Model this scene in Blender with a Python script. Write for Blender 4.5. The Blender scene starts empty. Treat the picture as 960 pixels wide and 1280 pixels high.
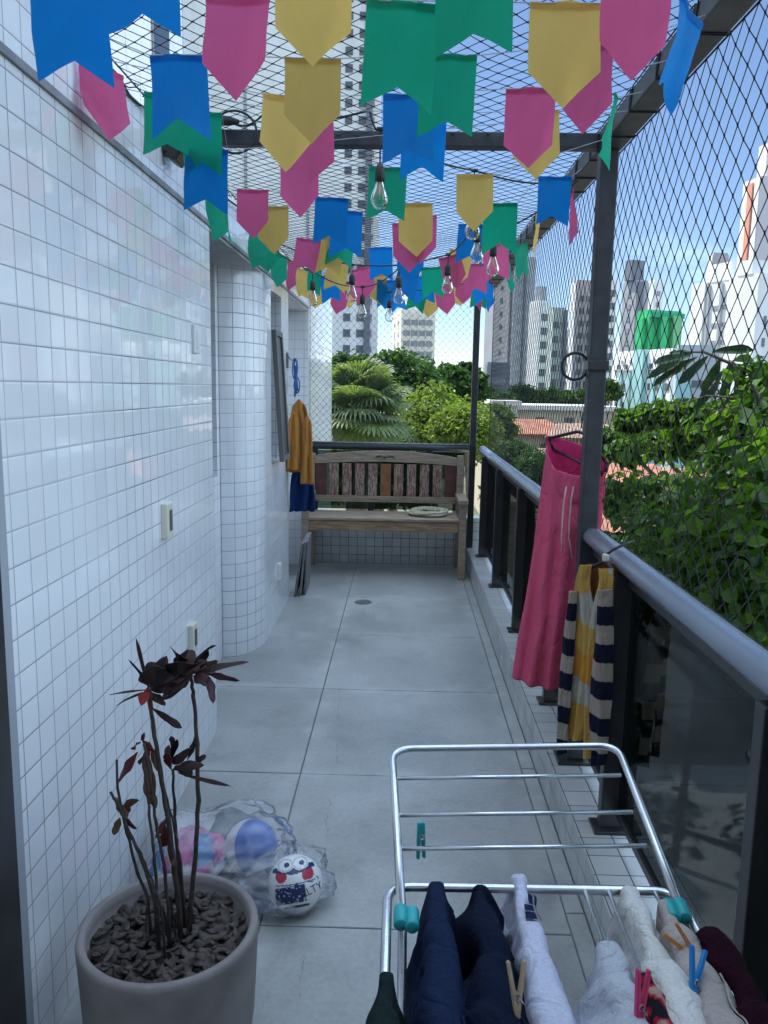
import bpy, bmesh, math, random
import numpy as np
from mathutils import Vector, Matrix, Euler, noise
rnd = random.Random(11)
scene = bpy.context.scene
COL = scene.collection
PI = math.pi
R_ = math.radians
# ------------------------------------------------------------------ camera
FOC, EYE = 1000.0, 1.60
_y = np.array([25., 155., FOC]); _y /= np.linalg.norm(_y)
_u = np.array([.017, 1., -(25 * .017 + 155) / FOC]); _u /= np.linalg.norm(_u)
_x = np.cross(_y, _u)
if _x[0] < 0: _x = -_x
RM = np.array([_x, _y, _u])
def ray(px, py): return RM @ np.array([px - 480., 640. - py, FOC])
def onz(px, py, z=0.):
    d = ray(px, py); return Vector(np.array([0, 0, EYE]) + d * (z - EYE) / d[2])
def onx(px, py, x):
    d = ray(px, py); return Vector(np.array([0, 0, EYE]) + d * x / d[0])
def ony(px, py, y):
    d = ray(px, py); return Vector(np.array([0, 0, EYE]) + d * y / d[1])
cam = bpy.data.cameras.new('camera'); cam.sensor_fit = 'VERTICAL'; cam.sensor_height = 24.
cam.lens = FOC / 1280 * 24.; cam.clip_start = .05; cam.clip_end = 4000
co = bpy.data.objects.new('camera', cam); COL.objects.link(co)
M = Matrix(((RM[0][0], RM[0][1], -RM[0][2], 0), (RM[1][0], RM[1][1], -RM[1][2], 0), (RM[2][0], RM[2][1], -RM[2][2], EYE), (0, 0, 0, 1)))
co.matrix_world = M
scene.camera = co
# ------------------------------------------------------------------ light
SUN_EL, SUN_AZ = R_(60), R_(50)          # azimuth to the left of the view axis
w = bpy.data.worlds.new('World'); scene.world = w; w.use_nodes = True
nt = w.node_tree; nt.nodes.clear()
sky = nt.nodes.new('ShaderNodeTexSky'); sky.sky_type = 'NISHITA'; sky.sun_disc = False
sky.sun_elevation = SUN_EL; sky.sun_rotation = 2 * PI - SUN_AZ
sky.air_density = .9; sky.dust_density = .05; sky.ozone_density = 2.6; sky.altitude = 1500
tc = nt.nodes.new('ShaderNodeTexCoord'); mp = nt.nodes.new('ShaderNodeMapping')
mp.inputs['Scale'].default_value = (1, 1, 3.2)
mp.inputs['Location'].default_value = (.35, .1, .2)
nz = nt.nodes.new('ShaderNodeTexNoise'); nz.inputs['Scale'].default_value = 2.6; nz.inputs['Detail'].default_value = 8; nz.inputs['Roughness'].default_value = .6
cr = nt.nodes.new('ShaderNodeValToRGB'); cr.color_ramp.elements[0].position = .58; cr.color_ramp.elements[1].position = .90
sp = nt.nodes.new('ShaderNodeSeparateXYZ')
lo = nt.nodes.new('ShaderNodeMapRange'); lo.inputs[1].default_value = .26; lo.inputs[2].default_value = .05
mu = nt.nodes.new('ShaderNodeMath'); mu.operation = 'MULTIPLY'
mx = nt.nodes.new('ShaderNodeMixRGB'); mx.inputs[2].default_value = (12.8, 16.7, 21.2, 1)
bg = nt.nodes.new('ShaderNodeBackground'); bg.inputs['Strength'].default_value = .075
ou = nt.nodes.new('ShaderNodeOutputWorld')
L = nt.links.new
L(tc.outputs['Generated'], mp.inputs['Vector']); L(mp.outputs[0], nz.inputs['Vector']); L(nz.outputs['Fac'], cr.inputs[0])
L(tc.outputs['Generated'], sp.inputs[0]); L(sp.outputs['Z'], lo.inputs[0]); L(cr.outputs[0], mu.inputs[0]); L(lo.outputs[0], mu.inputs[1])

# unseen cloud added overhead and right to light the terrace; puffs low over city
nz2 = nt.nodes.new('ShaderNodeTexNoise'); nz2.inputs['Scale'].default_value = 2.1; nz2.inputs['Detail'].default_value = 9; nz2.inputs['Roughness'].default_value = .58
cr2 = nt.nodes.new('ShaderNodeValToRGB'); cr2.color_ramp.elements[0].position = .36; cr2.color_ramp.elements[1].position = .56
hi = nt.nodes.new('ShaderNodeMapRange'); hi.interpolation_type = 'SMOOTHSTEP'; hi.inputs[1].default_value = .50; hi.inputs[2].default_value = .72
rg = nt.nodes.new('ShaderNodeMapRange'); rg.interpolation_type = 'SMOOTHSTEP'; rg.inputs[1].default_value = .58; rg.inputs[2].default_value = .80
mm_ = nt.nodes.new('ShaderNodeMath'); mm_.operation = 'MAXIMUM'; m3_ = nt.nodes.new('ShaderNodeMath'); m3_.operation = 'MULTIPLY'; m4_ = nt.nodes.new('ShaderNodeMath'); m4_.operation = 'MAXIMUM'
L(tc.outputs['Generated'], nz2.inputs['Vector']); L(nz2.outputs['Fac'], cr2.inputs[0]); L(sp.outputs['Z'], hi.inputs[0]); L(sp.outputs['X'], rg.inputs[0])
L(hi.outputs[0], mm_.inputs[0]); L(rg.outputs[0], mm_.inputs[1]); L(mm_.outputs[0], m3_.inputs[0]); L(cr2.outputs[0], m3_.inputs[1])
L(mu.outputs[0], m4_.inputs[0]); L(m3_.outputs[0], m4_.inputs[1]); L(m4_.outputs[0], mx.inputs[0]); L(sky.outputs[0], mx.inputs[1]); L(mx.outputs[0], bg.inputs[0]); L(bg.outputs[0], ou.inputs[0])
sd = bpy.data.lights.new('sun', 'SUN'); sd.energy = 3.6; sd.angle = R_(.5); sd.color = (1, .95, .87)
so = bpy.data.objects.new('sun', sd); COL.objects.link(so)
sdir = Vector((-math.sin(SUN_AZ) * math.cos(SUN_EL), math.cos(SUN_AZ) * math.cos(SUN_EL), math.sin(SUN_EL)))
so.rotation_euler = sdir.to_track_quat('Z', 'Y').to_euler()
so.location = (-20, 10, 40)
vs = scene.view_settings; vs.view_transform = 'Standard'; vs.look = 'None'; vs.gamma = 1; vs.exposure = 1.34
try: vs.use_curve_mapping = False
except Exception: pass
scene.cycles.max_bounces = 8; scene.cycles.transparent_max_bounces = 24; scene.cycles.diffuse_bounces = 5
scene.cycles.sample_clamp_indirect = 6; scene.cycles.caustics_reflective = False; scene.cycles.caustics_refractive = False
try: scene.cycles.use_denoising = True
except Exception: pass
# ------------------------------------------------------------------ materials
def mat(name):
    m = bpy.data.materials.new(name); m.use_nodes = True
    n = m.node_tree.nodes; b = n['Principled BSDF']
    return m, m.node_tree, b
def simple(name, col, rough=.5, metal=0., spec=.5, noise_amt=.0, scale=20., bump=0., stretch=None, col2=None):
    m, t, b = mat(name)
    b.inputs['Roughness'].default_value = rough; b.inputs['Metallic'].default_value = metal
    b.inputs['Specular IOR Level'].default_value = spec
    b.inputs['Base Color'].default_value = (*col, 1)
    if noise_amt or bump or col2:
        c = t.nodes.new('ShaderNodeTexCoord'); mp = t.nodes.new('ShaderNodeMapping')
        if stretch: mp.inputs['Scale'].default_value = stretch
        nz = t.nodes.new('ShaderNodeTexNoise'); nz.inputs['Scale'].default_value = scale; nz.inputs['Detail'].default_value = 6
        t.links.new(c.outputs['Object'], mp.inputs[0]); t.links.new(mp.outputs[0], nz.inputs['Vector'])
        r = t.nodes.new('ShaderNodeValToRGB'); r.color_ramp.elements[0].position = .3; r.color_ramp.elements[1].position = .7
        a = [max(0, x * (1 - noise_amt)) for x in col]; bb = col2 or [min(1, x * (1 + noise_amt)) for x in col]
        r.color_ramp.elements[0].color = (*a, 1); r.color_ramp.elements[1].color = (*bb, 1)
        t.links.new(nz.outputs['Fac'], r.inputs[0]); t.links.new(r.outputs[0], b.inputs['Base Color'])
        if bump:
            bn = t.nodes.new('ShaderNodeBump'); bn.inputs['Strength'].default_value = bump; bn.inputs['Distance'].default_value = .01
            t.links.new(nz.outputs['Fac'], bn.inputs['Height']); t.links.new(bn.outputs[0], b.inputs['Normal'])
    return m
def vmath(t, op, a, b=None):
    n = t.nodes.new('ShaderNodeVectorMath'); n.operation = op
    for i, v in enumerate((a, b)):
        if v is None: continue
        if isinstance(v, (tuple, list)): n.inputs[i].default_value = v
        else: t.links.new(v, n.inputs[i])
    return n.outputs[0]
def fmath(t, op, a, b=None):
    n = t.nodes.new('ShaderNodeMath'); n.operation = op
    for i, v in enumerate((a, b)):
        if v is None: continue
        if isinstance(v, (int, float)): n.inputs[i].default_value = v
        else: t.links.new(v, n.inputs[i])
    return n.outputs[0]
def tile_mat(name, size, col, grout, rough=.1, joint=.026, tilt=.02, dirt=.1):
    m, t, b = mat(name); b.inputs['Specular IOR Level'].default_value = .75 if rough < .1 else .5
    uv = t.nodes.new('ShaderNodeUVMap').outputs[0]
    q = vmath(t, 'DIVIDE', uv, (size[0], size[1], 1))
    cell = vmath(t, 'FLOOR', q); fr = vmath(t, 'FRACTION', q)
    wn = t.nodes.new('ShaderNodeTexWhiteNoise'); wn.noise_dimensions = '3D'; t.links.new(cell, wn.inputs[0])
    # slightly uneven laying: jitter joint position per sheet of 3 x 3
    sp = t.nodes.new('ShaderNodeSeparateXYZ'); t.links.new(fr, sp.inputs[0])
    def edge(s): return fmath(t, 'MINIMUM', s, fmath(t, 'SUBTRACT', 1., s))
    e = fmath(t, 'MINIMUM', edge(sp.outputs[0]), edge(sp.outputs[1]))
    mr = t.nodes.new('ShaderNodeMapRange'); mr.inputs[1].default_value = joint * .55; mr.inputs[2].default_value = joint * 1.25
    t.links.new(e, mr.inputs[0])
    nz = t.nodes.new('ShaderNodeTexNoise'); nz.inputs['Scale'].default_value = 2.3; nz.inputs['Detail'].default_value = 7
    t.links.new(uv, nz.inputs['Vector'])
    def var(c, k):
        mixn = t.nodes.new('ShaderNodeMixRGB'); mixn.inputs[1].default_value = (*[x * (1 - k) for x in c], 1); mixn.inputs[2].default_value = (*[min(1, x * (1 + k)) for x in c], 1)
        return mixn
    v = var(col, dirt * .5); t.links.new(wn.outputs['Value'], v.inputs[0])
    dm = t.nodes.new('ShaderNodeMixRGB'); dm.blend_type = 'MULTIPLY'; dm.inputs[0].default_value = dirt * 2
    t.links.new(v.outputs[0], dm.inputs[1]); t.links.new(nz.outputs['Fac'], dm.inputs[2])
    g = var(grout, .55)
    gz = t.nodes.new('ShaderNodeTexNoise'); gz.inputs['Scale'].default_value = 1.1; gz.inputs['Detail'].default_value = 5; t.links.new(uv, gz.inputs['Vector'])
    gr_ = t.nodes.new('ShaderNodeMapRange'); gr_.inputs[1].default_value = .35; gr_.inputs[2].default_value = .65; t.links.new(gz.outputs['Fac'], gr_.inputs[0]); t.links.new(gr_.outputs[0], g.inputs[0])
    mixc = t.nodes.new('ShaderNodeMixRGB'); t.links.new(mr.outputs[0], mixc.inputs[0]); t.links.new(g.outputs[0], mixc.inputs[1]); t.links.new(dm.outputs[0], mixc.inputs[2])
    t.links.new(mixc.outputs[0], b.inputs['Base Color'])
    rr = t.nodes.new('ShaderNodeMapRange'); rr.inputs[3].default_value = .8; rr.inputs[4].default_value = rough
    t.links.new(mr.outputs[0], rr.inputs[0]); t.links.new(rr.outputs[0], b.inputs['Roughness'])
    geo = t.nodes.new('ShaderNodeNewGeometry')
    off = vmath(t, 'MULTIPLY', vmath(t, 'SUBTRACT', wn.outputs['Color'], (.5, .5, .5)), (tilt, tilt, tilt))
    nrm = vmath(t, 'NORMALIZE', vmath(t, 'ADD', geo.outputs['Normal'], off))
    bn = t.nodes.new('ShaderNodeBump'); bn.inputs['Strength'].default_value = .35; bn.inputs['Distance'].default_value = .002
    mr2 = t.nodes.new('ShaderNodeMapRange'); mr2.inputs[2].default_value = joint * 3; t.links.new(e, mr2.inputs[0])
    t.links.new(mr2.outputs[0], bn.inputs['Height']); t.links.new(nrm, bn.inputs['Normal']); t.links.new(bn.outputs[0], b.inputs['Normal'])
    return m
def leaf_mat(name, c1, c2, trans=.4, rough=.45):
    m, t, b = mat(name)
    geo = t.nodes.new('ShaderNodeNewGeometry'); r = t.nodes.new('ShaderNodeValToRGB')
    r.color_ramp.elements[0].color = (*c1, 1); r.color_ramp.elements[1].color = (*c2, 1)
    t.links.new(geo.outputs['Random Per Island'], r.inputs[0]); t.links.new(r.outputs[0], b.inputs['Base Color'])
    b.inputs['Roughness'].default_value = rough; b.inputs['Specular IOR Level'].default_value = .22
    tr = t.nodes.new('ShaderNodeBsdfTranslucent'); ga = t.nodes.new('ShaderNodeMixRGB'); ga.blend_type = 'MULTIPLY'; ga.inputs[0].default_value = 1
    ga.inputs[2].default_value = (1.9, 2.1, .5, 1)
    t.links.new(r.outputs[0], ga.inputs[1]); t.links.new(ga.outputs[0], tr.inputs[0])
    mixs = t.nodes.new('ShaderNodeMixShader'); mixs.inputs[0].default_value = trans
    t.links.new(b.outputs[0], mixs.inputs[1]); t.links.new(tr.outputs[0], mixs.inputs[2])
    t.links.new(mixs.outputs[0], t.nodes['Material Output'].inputs[0])
    return m
def paper_mat(name, col, trans=.6):
    m, t, b = mat(name)
    b.inputs['Base Color'].default_value = (*col, 1); b.inputs['Roughness'].default_value = .6; b.inputs['Specular IOR Level'].default_value = .25
    tr = t.nodes.new('ShaderNodeBsdfTranslucent')
    oi = t.nodes.new('ShaderNodeObjectInfo'); hv = t.nodes.new('ShaderNodeHueSaturation'); hv.inputs['Color'].default_value = (*col, 1)
    vr = t.nodes.new('ShaderNodeMapRange'); vr.inputs[3].default_value = .80; vr.inputs[4].default_value = 1.12; t.links.new(oi.outputs['Random'], vr.inputs[0]); t.links.new(vr.outputs[0], hv.inputs['Value'])
    t.links.new(hv.outputs[0], b.inputs['Base Color']); t.links.new(hv.outputs[0], tr.inputs[0])
    c = t.nodes.new('ShaderNodeTexCoord'); nz = t.nodes.new('ShaderNodeTexNoise'); nz.inputs['Scale'].default_value = 14; nz.inputs['Detail'].default_value = 3
    t.links.new(c.outputs['Object'], nz.inputs['Vector'])
    bn = t.nodes.new('ShaderNodeBump'); bn.inputs['Strength'].default_value = .6; bn.inputs['Distance'].default_value = .012
    t.links.new(nz.outputs['Fac'], bn.inputs['Height']); t.links.new(bn.outputs[0], b.inputs['Normal']); t.links.new(bn.outputs[0], tr.inputs['Normal'])
    mixs = t.nodes.new('ShaderNodeMixShader'); mixs.inputs[0].default_value = trans
    t.links.new(b.outputs[0], mixs.inputs[1]); t.links.new(tr.outputs[0], mixs.inputs[2])
    t.links.new(mixs.outputs[0], t.nodes['Material Output'].inputs[0])
    return m
def attr_mat(name, rough=.8, spec=.3, fabric=False):
    m, t, b = mat(name)
    a = t.nodes.new('ShaderNodeAttribute'); a.attribute_name = 'Col'
    t.links.new(a.outputs['Color'], b.inputs['Base Color'])
    b.inputs['Roughness'].default_value = rough; b.inputs['Specular IOR Level'].default_value = spec
    if fabric:
        c = t.nodes.new('ShaderNodeTexCoord'); nz = t.nodes.new('ShaderNodeTexNoise'); nz.inputs['Scale'].default_value = 380; nz.inputs['Detail'].default_value = 2
        t.links.new(c.outputs['Object'], nz.inputs['Vector'])
        bn = t.nodes.new('ShaderNodeBump'); bn.inputs['Strength'].default_value = .25; bn.inputs['Distance'].default_value = .003
        t.links.new(nz.outputs['Fac'], bn.inputs['Height']); t.links.new(bn.outputs[0], b.inputs['Normal'])
        wrinkle(t, b, bn.outputs[0], .4)
    return m
def clear_mat(name, tint, rough=.02, ior=1.5, extra=0., white=0.):
    m = bpy.data.materials.new(name); m.use_nodes = True; t = m.node_tree; t.nodes.clear()
    o = t.nodes.new('ShaderNodeOutputMaterial'); tr = t.nodes.new('ShaderNodeBsdfTransparent'); tr.inputs[0].default_value = (*tint, 1)
    gl = t.nodes.new('ShaderNodeBsdfGlossy'); gl.inputs['Roughness'].default_value = rough
    fr = t.nodes.new('ShaderNodeFresnel'); fr.inputs[0].default_value = ior
    f = fmath(t, 'ADD', fr.outputs[0], extra); f = fmath(t, 'MINIMUM', f, .95)
    mx = t.nodes.new('ShaderNodeMixShader'); t.links.new(f, mx.inputs[0]); t.links.new(tr.outputs[0], mx.inputs[1]); t.links.new(gl.outputs[0], mx.inputs[2])
    out = mx.outputs[0]
    if white:
        df = t.nodes.new('ShaderNodeBsdfDiffuse'); df.inputs[0].default_value = (.8, .82, .85, 1)
        c = t.nodes.new('ShaderNodeTexCoord'); nz = t.nodes.new('ShaderNodeTexNoise'); nz.inputs['Scale'].default_value = 9; nz.inputs['Detail'].default_value = 6; nz.inputs['Distortion'].default_value = 1.2
        t.links.new(c.outputs['Object'], nz.inputs['Vector'])
        mr = t.nodes.new('ShaderNodeMapRange'); mr.inputs[1].default_value = .35; mr.inputs[2].default_value = .75; mr.inputs[3].default_value = white * .35; mr.inputs[4].default_value = white * 1.8
        t.links.new(nz.outputs['Fac'], mr.inputs[0])
        m2 = t.nodes.new('ShaderNodeMixShader'); t.links.new(mr.outputs[0], m2.inputs[0]); t.links.new(out, m2.inputs[1]); t.links.new(df.outputs[0], m2.inputs[2]); out = m2.outputs[0]
    t.links.new(out, o.inputs[0])
    return m
MT = {}
MT['tile'] = tile_mat('white_glazed_tile', (.08, .08), (.82, .83, .85), (.27, .29, .32), .045, .022, .013, .06)
MT['kerbtile'] = tile_mat('kerb_tile', (.10, .10), (.60, .60, .60), (.10, .10, .10), .25, .022, .02, .18)
MT['facade'] = tile_mat('facade_tile', (.60, .30), (.88, .88, .88), (.5, .52, .55), .25, .02, .01, .05)
MT['grout'] = simple('grout', (.19, .19, .18), .9)
MT['white'] = simple('white_paint', (.75, .75, .74), .5, noise_amt=.05, scale=6)
MT['slab'] = simple('soffit_render', (.42, .43, .45), .8, noise_amt=.12, scale=5)
MT['flash'] = simple('grey_flashing', (.22, .23, .25), .5, noise_amt=.25, scale=14)
MT['dark'] = simple('dark_bronze_metal', (.022, .021, .022), .35, metal=.0, spec=.6, noise_amt=.3, scale=12)
MT['beam'] = simple('painted_steel_beam', (.034, .035, .041), .5, noise_amt=.35, scale=14)
MT['rail'] = simple('brushed_rail', (.24, .27, .33), .27, metal=.5, spec=.7, noise_amt=.10, scale=9, stretch=(1, .3, 1))
MT['alu'] = simple('aluminium_tube', (.66, .67, .70), .27, metal=.95, noise_amt=.06, scale=40)
MT['net'] = simple('black_net_cord', (.012, .012, .016), .8)
MT['cord'] = simple('black_cable', (.012, .012, .013), .5)
MT['thread'] = simple('white_thread', (.38, .39, .41), .8)
MT['teal_plastic'] = simple('teal_plastic', (.02, .36, .38), .4)
MT['glass'] = clear_mat('tinted_glass', (.44, .48, .50), .012, 1.22, .0)
MT['winglass'] = simple('dark_window_glass', (.03, .035, .04), .08, spec=.8)
MT['bulb'] = clear_mat('bulb_glass', (.97, .95, .92), .02, 1.35, .03)
MT['amber'] = simple('filament', (.55, .33, .15), .5)
MT['bag'] = clear_mat('clear_plastic', (.975, .98, .99), .16, 1.22, .02, .20)
MT['cream'] = simple('cream_plastic', (.62, .58, .48), .45)
MT['grey_plastic'] = simple('grey_plastic', (.10, .10, .10), .5)
MT['whiteplastic'] = simple('white_plastic', (.68, .69, .68), .4)
MT['pot'] = simple('pot_cement', (.25, .215, .21), .75, noise_amt=.18, scale=9, bump=.15)
MT['bark'] = simple('bark_chip', (.045, .034, .030), .85, noise_amt=.6, scale=45, bump=.6, col2=(.115, .088, .075))
MT['stem'] = simple('dry_stem', (.05, .034, .030), .75, noise_amt=.5, scale=50, bump=.4)
MT['darkleaf'] = leaf_mat('dry_dark_leaf', (.016, .015, .015), (.095, .042, .040), .14)
MT['redleaf'] = leaf_mat('dry_red_leaf', (.12, .03, .035), (.20, .05, .04), .25)
MT['brownleaf'] = leaf_mat('dry_brown_leaf', (.10, .05, .03), (.17, .10, .05), .2)
MT['wood'] = simple('weathered_wood', (.30, .225, .165), .8, noise_amt=.35, scale=16, bump=.35, stretch=(.5, 4, 6))
MT['woodwarm'] = simple('worn_wood_warm', (.30, .18, .105), .75, noise_amt=.45, scale=14, bump=.3, stretch=(.6, 4, 6))
MT['peg_wood'] = simple('peg_wood', (.48, .34, .21), .6, noise_amt=.2, scale=60)
MT['peg_blue'] = simple('peg_blue', (.01, .21, .52), .4)
MT['peg_pink'] = simple('peg_pink', (.65, .05, .16), .4)
MT['peg_orange'] = simple('peg_orange', (.55, .22, .06), .5)
MT['steel'] = simple('spring_steel', (.5, .5, .5), .35, metal=.9)
def wrinkle(t, b, base_normal=None, strength=.55):
    """soft crush wrinkles on cloth: ridged, stretched noise as bump over the weave"""
    c = t.nodes.new('ShaderNodeTexCoord'); mp = t.nodes.new('ShaderNodeMapping'); mp.inputs['Scale'].default_value = (1, .8, .45); mp.inputs['Rotation'].default_value = (.3, .5, .4)
    nz = t.nodes.new('ShaderNodeTexNoise'); nz.inputs['Scale'].default_value = 17; nz.inputs['Detail'].default_value = 3; nz.inputs['Distortion'].default_value = .8
    t.links.new(c.outputs['Object'], mp.inputs[0]); t.links.new(mp.outputs[0], nz.inputs['Vector'])
    rd = fmath(t, 'ABSOLUTE', fmath(t, 'SUBTRACT', nz.outputs['Fac'], .5)); rd = fmath(t, 'POWER', rd, .6)
    bn = t.nodes.new('ShaderNodeBump'); bn.inputs['Strength'].default_value = strength; bn.inputs['Distance'].default_value = .022
    t.links.new(rd, bn.inputs['Height'])
    if base_normal is not None: t.links.new(base_normal, bn.inputs['Normal'])
    t.links.new(bn.outputs[0], b.inputs['Normal'])
def fabric(name, col, var=.12):
    m = simple(name, col, .95, spec=.1, noise_amt=var, scale=330, bump=.22)
    t = m.node_tree; b = t.nodes['Principled BSDF']
    wrinkle(t, b, b.inputs['Normal'].links[0].from_socket)
    return m
MT['navy'] = fabric('navy_cloth', (.010, .018, .050), .3)
MT['navy_dark'] = fabric('dark_navy_cloth', (.006, .010, .026), .3)
MT['lav'] = fabric('pale_lilac_towel', (.50, .50, .62))
MT['greycloth'] = fabric('grey_cloth', (.42, .43, .48))
MT['offwhite'] = fabric('offwhite_cloth', (.62, .60, .58))
MT['maroon'] = fabric('maroon_knit', (.022, .004, .011), .5)
MT['darkgreen'] = fabric('dark_green_cloth', (.010, .020, .020), .3)
MT['pinkcloth'] = fabric('pink_cloth', (.62, .095, .175), .06)
MT['pinkin'] = fabric('pink_cloth_inside', (.72, .05, .19), .06)
MT['orange'] = fabric('orange_towelling', (.43, .195, .05), .2)
MT['bluetowel'] = fabric('blue_towel', (.012, .032, .11), .2)
MT['bluecord'] = fabric('blue_cord', (.06, .16, .38))
MT['stringw'] = fabric('white_drawstring', (.60, .45, .42))
MT['fcol'] = attr_mat('patterned_fabric', .95, .1, True)
MT['ballcol'] = attr_mat('printed_ball', .35, .5)
def floor_mat():
    m, t, b = mat('concrete_floor_slab')
    c = t.nodes.new('ShaderNodeTexCoord'); geo = t.nodes.new('ShaderNodeNewGeometry')
    def nse(scale, detail, stretch=(1, 1, 1), rough=.6):
        mp = t.nodes.new('ShaderNodeMapping'); mp.inputs['Scale'].default_value = stretch
        n = t.nodes.new('ShaderNodeTexNoise'); n.inputs['Scale'].default_value = scale; n.inputs['Detail'].default_value = detail; n.inputs['Roughness'].default_value = rough
        t.links.new(c.outputs['Object'], mp.inputs[0]); t.links.new(mp.outputs[0], n.inputs['Vector']); return n.outputs['Fac']
    big = nse(1.6, 8); fine = nse(60, 5); streak = nse(3.5, 6, (1, .35, 1))
    r = t.nodes.new('ShaderNodeValToRGB'); r.color_ramp.elements[0].position = .34; r.color_ramp.elements[1].position = .68
    r.color_ramp.elements[0].color = (.28, .285, .28, 1); r.color_ramp.elements[1].color = (.43, .43, .42, 1)
    t.links.new(big, r.inputs[0])
    mx1 = t.nodes.new('ShaderNodeMixRGB'); mx1.blend_type = 'OVERLAY'; mx1.inputs[0].default_value = .25
    t.links.new(r.outputs[0], mx1.inputs[1]); t.links.new(fine, mx1.inputs[2])
    # whitish lime bloom in patches
    mr = t.nodes.new('ShaderNodeMapRange'); mr.inputs[1].default_value = .56; mr.inputs[2].default_value = .76; mr.inputs[4].default_value = .55
    t.links.new(streak, mr.inputs[0])
    mx2 = t.nodes.new('ShaderNodeMixRGB'); mx2.inputs[2].default_value = (.52, .52, .51, 1)
    t.links.new(mr.outputs[0], mx2.inputs[0]); t.links.new(mx1.outputs[0], mx2.inputs[1])
    # lime bloom and grime that follow the joints
    px_ = t.nodes.new('ShaderNodeSeparateXYZ'); t.links.new(c.outputs['Object'], px_.inputs[0])
    fy = fmath(t, 'FRACT', fmath(t, 'DIVIDE', fmath(t, 'SUBTRACT', px_.outputs['Y'], .265), .955))
    ey = fmath(t, 'MULTIPLY', fmath(t, 'MINIMUM', fy, fmath(t, 'SUBTRACT', 1., fy)), .955)
    ex = fmath(t, 'ABSOLUTE', fmath(t, 'ADD', px_.outputs['X'], .40)); ex2 = fmath(t, 'ABSOLUTE', fmath(t, 'SUBTRACT', px_.outputs['X'], .534))
    ej = fmath(t, 'MINIMUM', fmath(t, 'MINIMUM', ey, ex), ex2)
    jm = t.nodes.new('ShaderNodeMapRange'); jm.interpolation_type = 'SMOOTHSTEP'; jm.inputs[1].default_value = .11; jm.inputs[2].default_value = .0; t.links.new(ej, jm.inputs[0])
    pn = nse(5.5, 5); pm = t.nodes.new('ShaderNodeMapRange'); pm.inputs[1].default_value = .42; pm.inputs[2].default_value = .68; pm.inputs[4].default_value = .75; t.links.new(pn, pm.inputs[0])
    jb = t.nodes.new('ShaderNodeMixRGB'); jb.inputs[2].default_value = (.50, .50, .49, 1)
    t.links.new(fmath(t, 'MULTIPLY', jm.outputs[0], pm.outputs[0]), jb.inputs[0]); t.links.new(mx2.outputs[0], jb.inputs[1])
    dn = nse(2.7, 7, (1, 1, 1), .7); dm_ = t.nodes.new('ShaderNodeMapRange'); dm_.inputs[1].default_value = .55; dm_.inputs[2].default_value = .72; dm_.inputs[4].default_value = .55; t.links.new(dn, dm_.inputs[0])
    gd = t.nodes.new('ShaderNodeMixRGB'); gd.blend_type = 'MULTIPLY'; gd.inputs[2].default_value = (.62, .60, .57, 1); t.links.new(dm_.outputs[0], gd.inputs[0]); t.links.new(jb.outputs[0], gd.inputs[1]); mx2 = gd
    mx3 = t.nodes.new('ShaderNodeMixRGB'); mx3.blend_type = 'MULTIPLY'; mx3.inputs[0].default_value = .35
    rr = t.nodes.new('ShaderNodeMapRange'); rr.inputs[3].default_value = .72; t.links.new(geo.outputs['Random Per Island'], rr.inputs[0])
    t.links.new(mx2.outputs[0], mx3.inputs[1]); t.links.new(rr.outputs[0], mx3.inputs[2])
    t.links.new(mx3.outputs[0], b.inputs['Base Color'])
    ro = t.nodes.new('ShaderNodeMapRange'); ro.inputs[3].default_value = .24; ro.inputs[4].default_value = .46; t.links.new(big, ro.inputs[0]); t.links.new(ro.outputs[0], b.inputs['Roughness'])
    bn = t.nodes.new('ShaderNodeBump'); bn.inputs['Strength'].default_value = .12; bn.inputs['Distance'].default_value = .004
    t.links.new(fine, bn.inputs['Height']); t.links.new(bn.outputs[0], b.inputs['Normal'])
    return m
MT['floor'] = floor_mat()
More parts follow.
